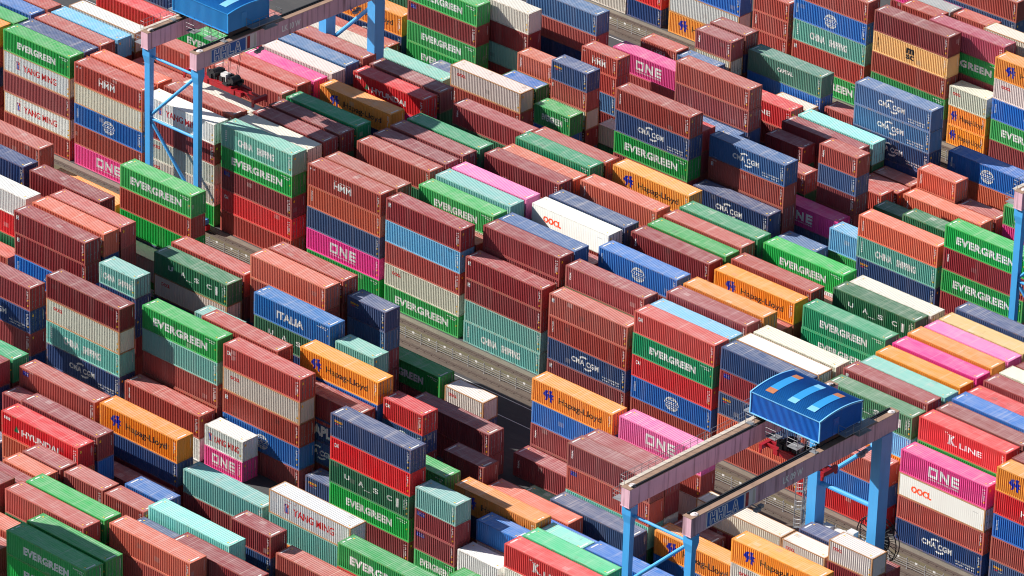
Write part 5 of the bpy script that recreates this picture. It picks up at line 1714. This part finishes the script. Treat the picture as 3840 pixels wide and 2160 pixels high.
    S('diagonal_brace', (GX-.4, YN, 20.2), (-GX+.3, YN, 12.6), .21)
    S('cross_strut', (-GX+.4, YN, 12.15), (GX-.4, YN, 12.15), .19)
    S('diagonal_brace', (-GX+.3, YN, 11.9), (GX-.3, YN, 3.6), .21)
    S('diagonal_brace', (GX-.5, YF, 20.3), (-GX+.5, YF, 13.0), .26)
    S('cross_strut', (-GX+.5, YF, 12.45), (GX-.5, YF, 12.45), .28)
    for yy in (YN, YF):
        mb = MB(); mb.box(-GX-1.6, GX+1.6, yy-.42, yy+.42, 1.05, 1.75)
        sb = link('sill_beam', mb.mesh('sill_beam', [M['crane_blue']]), root)
        mb = MB()
        for cx in (-GX-1.1, -GX+1.1, GX-1.1, GX+1.1):
            mb.box(cx-.8, cx+.8, yy-.34, yy+.34, .42, 1.05, 0)
            for d in (-.45, .45): mb.tube([(cx+d, yy-.12, .52), (cx+d, yy+.12, .52)], .33, 14, 1)
        link('bogie', mb.mesh('bogie', [M['spreader_red'], M['steel_dark']]), sb)
    # signs on the right-hand face of the right girder
    X = GX+GW/2+.016
    mb = MB(); mb.box(X, X+.03, YA+2.35, YA+10.2, Z0+.14, Z1-.10, 0); mb.box(X+.03, X+.036, YA+2.5, YA+8.3, Z0+.27, Z1-.22, 1)
    mb.box(X+.03, X+.036, YA+8.55, YA+9.05, Z0+.27, Z1-.22, 2); mb.box(X+.03, X+.036, YA+9.2, YA+9.55, Z0+.27, Z1-.22, 3); mb.box(X+.03, X+.036, YA+9.7, YA+10.05, Z0+.27, Z1-.22, 4)
    sg = link('sign_panel', mb.mesh('sign_panel', [M['cap_pale'], M['sign_blue'], M['ink_dkred'], M['cap_pale'], M['walkway_grey']]), root)
    outline_text(X+.042, YA+2.95, Z0+.40, 4.6, 1.36, sg)
    if number: flat_text(number, X+.018, YA+14.6, Z0+.58, 3.2, .86, 'white', root, bold=.03)
    mb = MB(); mb.box(X-.1, X+.03, YF-.7, YF+.62, Z0-2.2, Z0-1.35, 0); mb.box(X+.03, X+.036, YF-.62, YF+.54, Z0-2.1, Z0-1.45, 1)
    k = link('maker_plate', mb.mesh('maker_plate', [M['cap_pale'], M['ink_dkred']]), root)
    flat_text('kalmar', X+.042, YF-.28, Z0-2.0, .78, .42, 'white', k)
    mb = MB()
    for yy in (YA+9.6, YF-5.2):
        mb.box(X, X+.9, yy-.05, yy+.05, Z0+.1, Z0+.18); mb.box(X+.55, X+1.05, yy-.35, yy+.35, Z0-.32, Z0-.02); mb.box(X+.45, X+.9, yy+.45, yy+1.0, Z0-.2, Z0+.12)
    link('floodlight', mb.mesh('floodlight', [M['steel_grey']]), root)
    # machinery house on the trolley
    wall, roof, sky_m = house_mats
    HX0, HX1, HY0, HY1, HZ0, HZ1, RISE = -4.85, 4.7, house_y, house_y+6.9, 25.0, 27.45, .40
    mb = MB(); n = 60
    for k in range(n):                                            # ribbed cladding
        a = HX0+(HX1-HX0)*k/n; b = HX0+(HX1-HX0)*(k+1)/n; c = a+(b-a)*.35; d = a+(b-a)*.65
        for y, s in ((HY0, 1), (HY1, -1)):
            for (p, dp), (q, dq) in (((a, 0), (c, 0)), ((c, 0), (d, .05)), ((d, .05), (b, .0))):
                v = [(p, y+s*dp, HZ0), (q, y+s*dq, HZ0), (q, y+s*dq, HZ1), (p, y+s*dp, HZ1)]
                mb.quad(*(v if s > 0 else v[::-1]))
    for k in range(44):
        a = HY0+(HY1-HY0)*k/44; b = HY0+(HY1-HY0)*(k+1)/44; c = (a+b)/2
        for x, s in ((HX1, 1), (HX0, -1)):
            for p, q, dp, dq in ((a, c, 0, .04), (c, b, .04, 0)):
                top = lambda y: HZ1+RISE*(1-((y-(HY0+HY1)/2)/((HY1-HY0)/2))**2)
                v = [(x-s*dp, p, HZ0), (x-s*dq, q, HZ0), (x-s*dq, q, top(q)), (x-s*dp, p, top(p))]
                mb.quad(*(v if s > 0 else v[::-1]))
    mb.quad((HX0, HY0, HZ0), (HX0, HY1, HZ0), (HX1, HY1, HZ0), (HX1, HY0, HZ0))
    hs = link('machinery_house', mb.mesh('machinery_house', [M[wall]]), root)
    top = lambda y: HZ1+.03+RISE*(1-((y-(HY0+HY1)/2)/((HY1-HY0)/2))**2)
    mb = MB(); n = 64; ys = [HY0-.12+(HY1-HY0+.24)*k/14 for k in range(15)]
    for k in range(n):
        a = HX0-.1+(HX1-HX0+.2)*k/n; b = HX0-.1+(HX1-HX0+.2)*(k+1)/n
        for (p, dp), (q, dq) in (((a, 0), (a+(b-a)*.6, 0)), ((a+(b-a)*.6, 0), (a+(b-a)*.8, .05)), ((a+(b-a)*.8, .05), (b, 0))):
            for y, y2 in zip(ys, ys[1:]): mb.quad((p, y, top(y)+dp), (q, y, top(y)+dq), (q, y2, top(y2)+dq), (p, y2, top(y2)+dp))
    rf = link('roof', mb.mesh('roof', [M[roof]]), hs)
    for fx, patches in skyl:
        mb = MB(); x0 = HX0+(HX1-HX0)*fx-.55; x1 = x0+1.1; m = 12
        yy = [HY0+.9+(HY1-HY0-1.8)*k/m for k in range(m+1)]
        for k in range(m):
            mi = 1 if (k < 2 and patches[0]) else 1 if (k >= m-2 and patches[1]) else 2 if k in (0, 1, m-2, m-1) else 0
            mb.quad((x0, yy[k], top(yy[k])+.062), (x1, yy[k], top(yy[k])+.062), (x1, yy[k+1], top(yy[k+1])+.062), (x0, yy[k+1], top(yy[k+1])+.062), mi)
        link('skylight', mb.mesh('skylight', [M['house_light_blue'] if wall == 'house_blue' else M['skylight'], M['patch_rust'], M['skylight']]), rf)
    mb = MB()
    for x in (HX0, HX1):
        pts = [(x, y, top(y)+.02) for y in ys]
        for a, b in zip(pts, pts[1:]): mb.hexa([(a[0]-.07, a[1], a[2]-.16), (a[0]+.07, a[1], a[2]-.16), (b[0]+.07, b[1], b[2]-.16), (b[0]-.07, b[1], b[2]-.16)], [(a[0]-.07, a[1], a[2]+.04), (a[0]+.07, a[1], a[2]+.04), (b[0]+.07, b[1], b[2]+.04), (b[0]-.07, b[1], b[2]+.04)])
        for y in (HY0, HY1): mb.box(x-.07, x+.07, y-.07, y+.07, HZ0-.05, HZ1+.02)
    for y in (HY0, HY1): mb.box(HX0+.07, HX1-.07, y-.06, y+.06, HZ0-.1, HZ0+.02); mb.box(HX0+.07, HX1-.07, y-.10, y-.02, HZ1-.04, HZ1+.05)
    link('trim', mb.mesh('trim', [M['trim_blue'] if wall == 'house_blue' else M['house_light_blue']]), hs)
    mb = MB(); mb.box(HX1, HX1+.05, HY0+2.2, HY0+3.1, HZ0+.05, HZ0+2.0); link('door', mb.mesh('door', [M[wall]]), hs)
    mb = MB(); mb.box(HX1+.05, HX1+1.15, HY0+3.0, HY0+8.1, HZ0-.08, HZ0); railing(mb, [(HX1+1.12, HY0+3.0, HZ0), (HX1+1.12, HY0+8.1, HZ0), (HX1+.1, HY0+8.1, HZ0)]); railing(mb, [(HX1+.15, HY0+3.0, HZ0), (HX1+1.12, HY0+3.0, HZ0)])
    mb.box(HX1+.1, HX1+1.0, HY0+5.5, HY0+7.6, HZ0-1.0, HZ0-.93); railing(mb, [(HX1+1.0, HY0+5.5, HZ0-.93), (HX1+1.0, HY0+7.6, HZ0-.93)], 0, .9)
    mb.box(HX0-1.2, HX0-.1, HY0+.3, HY0+3.2, HZ0-.4, HZ0-.32); railing(mb, [(HX0-1.18, HY0+.3, HZ0-.32), (HX0-1.18, HY0+3.2, HZ0-.32)])
    link('service_platform', mb.mesh('service_platform', [M['steel_grey']]), hs)
    # trolley frame, wheels, hanging platforms, ropes
    mb = MB()
    for x in (-GX, GX): mb.box(x-.3, x+.3, HY0+.3, HY1-.3, 24.45, 25.25)
    for y in (HY0+.9, HY1-.9): mb.box(-GX, GX, y-.3, y+.3, 24.6, 25.25)
    for x in (-GX, GX):
        for y in (HY0+.9, HY1-.9): mb.tube([(x-.1, y, 24.35), (x+.1, y, 24.35)], .34, 14)
    tr = link('trolley', mb.mesh('trolley', [M['steel_dark']]), root)
    mb = MB()
    for x, y in ((-1.9, HY0+.6), (1.1, HY0+.6), (2.6, HY0+4.2)):
        mb.box(x-.7, x+.7, y-.6, y+.6, 22.9, 22.98)
        for a in (-.7, .7):
            for b in (-.6, .6): mb.tube([(x+a, y+b, 22.95), (x+a, y+b, 25.2)], .03, 5)
        railing(mb, [(x-.7, y-.6, 22.98), (x+.7, y-.6, 22.98), (x+.7, y+.6, 22.98)])
    for x in (-GX, GX): railing(mb, [(x-.6, HY0-.7, 24.0), (x+.6, HY0-.7, 24.0)]); mb.box(x-.6, x+.6, HY0-.7, HY0-.1, 23.95, 24.0)
    link('hanging_platform', mb.mesh('hanging_platform', [M['steel_grey']]), tr)
    sy = spr_y
    mb = MB()
    for a, b in ((-2.2, -1.2), (2.2, -1.2), (-2.2, 1.2), (2.2, 1.2)):
        for d in (0, .25): mb.tube([(spr_x+a*.55+d, sy+b*.6, spr_z+1.3), (spr_x+a, sy+b+d, 24.6)], .03, 5)
    link('hoist_rope', mb.mesh('hoist_rope', [M['steel_dark']]), tr)
    # spreader: two long beams, end frames, head block
    mb = MB(); hl = 6.0 if number != 'LK 09 W' else 4.3
    for y in (-.78, .78): mb.box(spr_x-hl*.62, spr_x+hl*.62, sy+y-.22, sy+y+.22, spr_z-.3, spr_z+.32, 0)
    for y in (-.35, .35): mb.box(spr_x-hl, spr_x+hl, sy+y-.13, sy+y+.13, spr_z-.2, spr_z+.2, 0)
    for x in (-hl, hl):
        mb.box(spr_x+x-.22, spr_x+x+.22, sy-1.2, sy+1.2, spr_z-.28, spr_z+.25, 0)
        for y in (-1.13, 1.13): mb.box(spr_x+x-.13, spr_x+x+.13, sy+y-.13, sy+y+.13, spr_z-.75, spr_z-.28, 0)
    for x in (-2.3, 2.3): mb.box(spr_x+x-.3, spr_x+x+.3, sy-1.1, sy+1.1, spr_z-.3, spr_z+.34, 0)
    sp = link('spreader', mb.mesh('spreader', [M['spreader_red']]), root)
    mb = MB(); r = random.Random(5)
    mb.box(spr_x-2.0, spr_x+2.0, sy-1.0, sy+1.0, spr_z+.35, spr_z+.55, 1)
    for k in range(26):
        x = spr_x+r.uniform(-2.4, 2.4); y = sy+r.uniform(-1.0, 1.0); a = r.uniform(.12, .4)
        mb.box(x-a, x+a, y-a*.6, y+a*.6, spr_z+.55, spr_z+.55+r.uniform(.2, .9), 0)
    mb.box(spr_x-.3, spr_x+.6, sy-.5, sy+.4, spr_z+.55, spr_z+1.55, 2)
    for x in (-1.6, 1.6): mb.tube([(spr_x+x, sy-.7, spr_z+1.1), (spr_x+x, sy+.7, spr_z+1.1)], .5, 14, 0)
    link('head_block', mb.mesh('head_block', [M['steel_dark'], M['spreader_red'], M['cabinet_grey']]), sp)
    if stairs:
        mb = MB(); cx, cy = -GX-1.55, YF-.1                          # spiral stair tower
        mb.tube([(cx, cy, 0), (cx, cy, 17.5)], .09, 8)
        prev = None
        for k in range(150):
            a = k*.32; z = .3+k*.114; c, s2 = math.cos(a), math.sin(a)
            b1 = a+.30; mb.poly([(cx, cy, z), (cx+.95*c, cy+.95*s2, z), (cx+.95*math.cos(b1), cy+.95*math.sin(b1), z)])
            p = (cx+.97*c, cy+.97*s2, z+1.0); mb.tube([(p[0], p[1], z), p], .02, 4)
            if prev: mb.tube([prev, p], .025, 4); mb.tube([(prev[0], prev[1], prev[2]-.5), (p[0], p[1], p[2]-.5)], .02, 4)
            prev = p
        for k in range(4):
            a = math.pi*k/2+.5; mb.tube([(cx+1.0*math.cos(a), cy+1.0*math.sin(a), 0), (cx+1.0*math.cos(a), cy+1.0*math.sin(a), 17.5)], .045, 6)
        link('spiral_stair', mb.mesh('spiral_stair', [M['steel_grey']]), root)
        mb = MB(); rx, ry, rz, R1 = GX-1.0, YF+1.75, 7.6, 2.75          # cable reel
        for y in (-.28, .28):
            for k in range(32):
                a, b = 2*math.pi*k/32, 2*math.pi*(k+1)/32
                mb.tube([(rx+R1*math.cos(a), ry+y, rz+R1*math.sin(a)), (rx+R1*math.cos(b), ry+y, rz+R1*math.sin(b))], .06, 6, 0, False)
            for k in range(22):
                a = 2*math.pi*k/22; mb.tube([(rx+.45*math.cos(a), ry+y, rz+.45*math.sin(a)), (rx+R1*math.cos(a), ry+y, rz+R1*math.sin(a))], .035, 5, 0)
        mb.tube([(rx, ry-.4, rz), (rx, ry+.4, rz)], .55, 18, 0)
        for rr in (1.1, 1.3, 1.5): 
            for k in range(32):
                a, b = 2*math.pi*k/32, 2*math.pi*(k+1)/32; mb.tube([(rx+rr*math.cos(a), ry, rz+rr*math.sin(a)), (rx+rr*math.cos(b), ry, rz+rr*math.sin(b))], .13, 6, 0, False)
        link('cable_reel', mb.mesh('cable_reel', [M['steel_dark']]), root)
        mb = MB(); pz = 6.4                                            # electrical platform between the stout legs
        mb.box(-GX+.7, GX-.7, YF-.9, YF+1.2, pz-.15, pz, 0); railing(mb, [(-GX+.7, YF-.88, pz), (GX-.7, YF-.88, pz)], 0, 1.1); railing(mb, [(-GX+.7, YF+1.18, pz), (GX-.7, YF+1.18, pz)], 0, 1.1)
        pf = link('platform', mb.mesh('platform', [M['steel_grey']]), root)
        for x, w2, h2 in ((-2.4, .55, 1.3), (-.6, .75, 1.2), (1.0, .5, 1.9), (2.3, .5, 1.2)):
            mb = MB(); mb.box(x-w2, x+w2, YF-.3, YF+.5, pz, pz+h2); mb.box(x-w2+.05, x+w2-.05, YF-.32, YF-.3, pz+.08, pz+h2-.08); link('cabinet', mb.mesh('cabinet', [M['cabinet_grey']]), pf)
        mb = MB(); mb.box(1.15, 1.75, YF-.98, YF-.94, pz+.75, pz+1.55, 0); mb.box(1.25, 1.65, YF-.99, YF-.98, pz+.85, pz+1.3, 1); link('warning_sign', mb.mesh('warning_sign', [M['plate_white'], M['ink_yellow']]), pf)
    return root
ROOF09 = [(.18, (1, 1)), (.50, (0, 0)), (.78, (0, 1))]
ROOF10 = [(.16, (0, 0)), (.50, (0, 0)), (.80, (0, 0))]
crane(69.7, -43.1, 'blue and mauve gantry crane with dark blue machinery house, spiral stair and cable reel', 'LK 09 W', 17.9, ('house_blue', 'roof_blue', 'skylight'), 20.0, 21.2, -.6, True, ROOF09)
crane(-47.4, 0.0, 'blue and mauve gantry crane with light blue machinery house and red spreader hanging low', 'LK 10 W', 2.9, ('house_light_blue', 'house_light_blue', 'skylight'), 15.4, 6.9, 0.2, False, ROOF10)
crane(54.4, 42.3, 'gantry crane cut off at the right, one slim blue leg and girder end showing', '', 16.0, ('house_blue', 'roof_blue', 'skylight'), 20.0, 19.0, 0.0, False, ROOF09)
crane(-52.4, -86.2, 'gantry crane standing beyond the left edge, only its shadow reaching the stacks', '', 8.0, ('house_blue', 'roof_blue', 'skylight'), 20.0, 11.0, 0.0, False, ROOF09)
crane(3.0, -122.5, 'unseen gantry crane added beyond the lower left corner to shade the stacks', '', 24.0, ('house_blue', 'roof_blue', 'skylight'), 19.0, 27.0, 0.0, False, ROOF09)  # added unseen crane, set off the block grid so its house shades the corner stacks
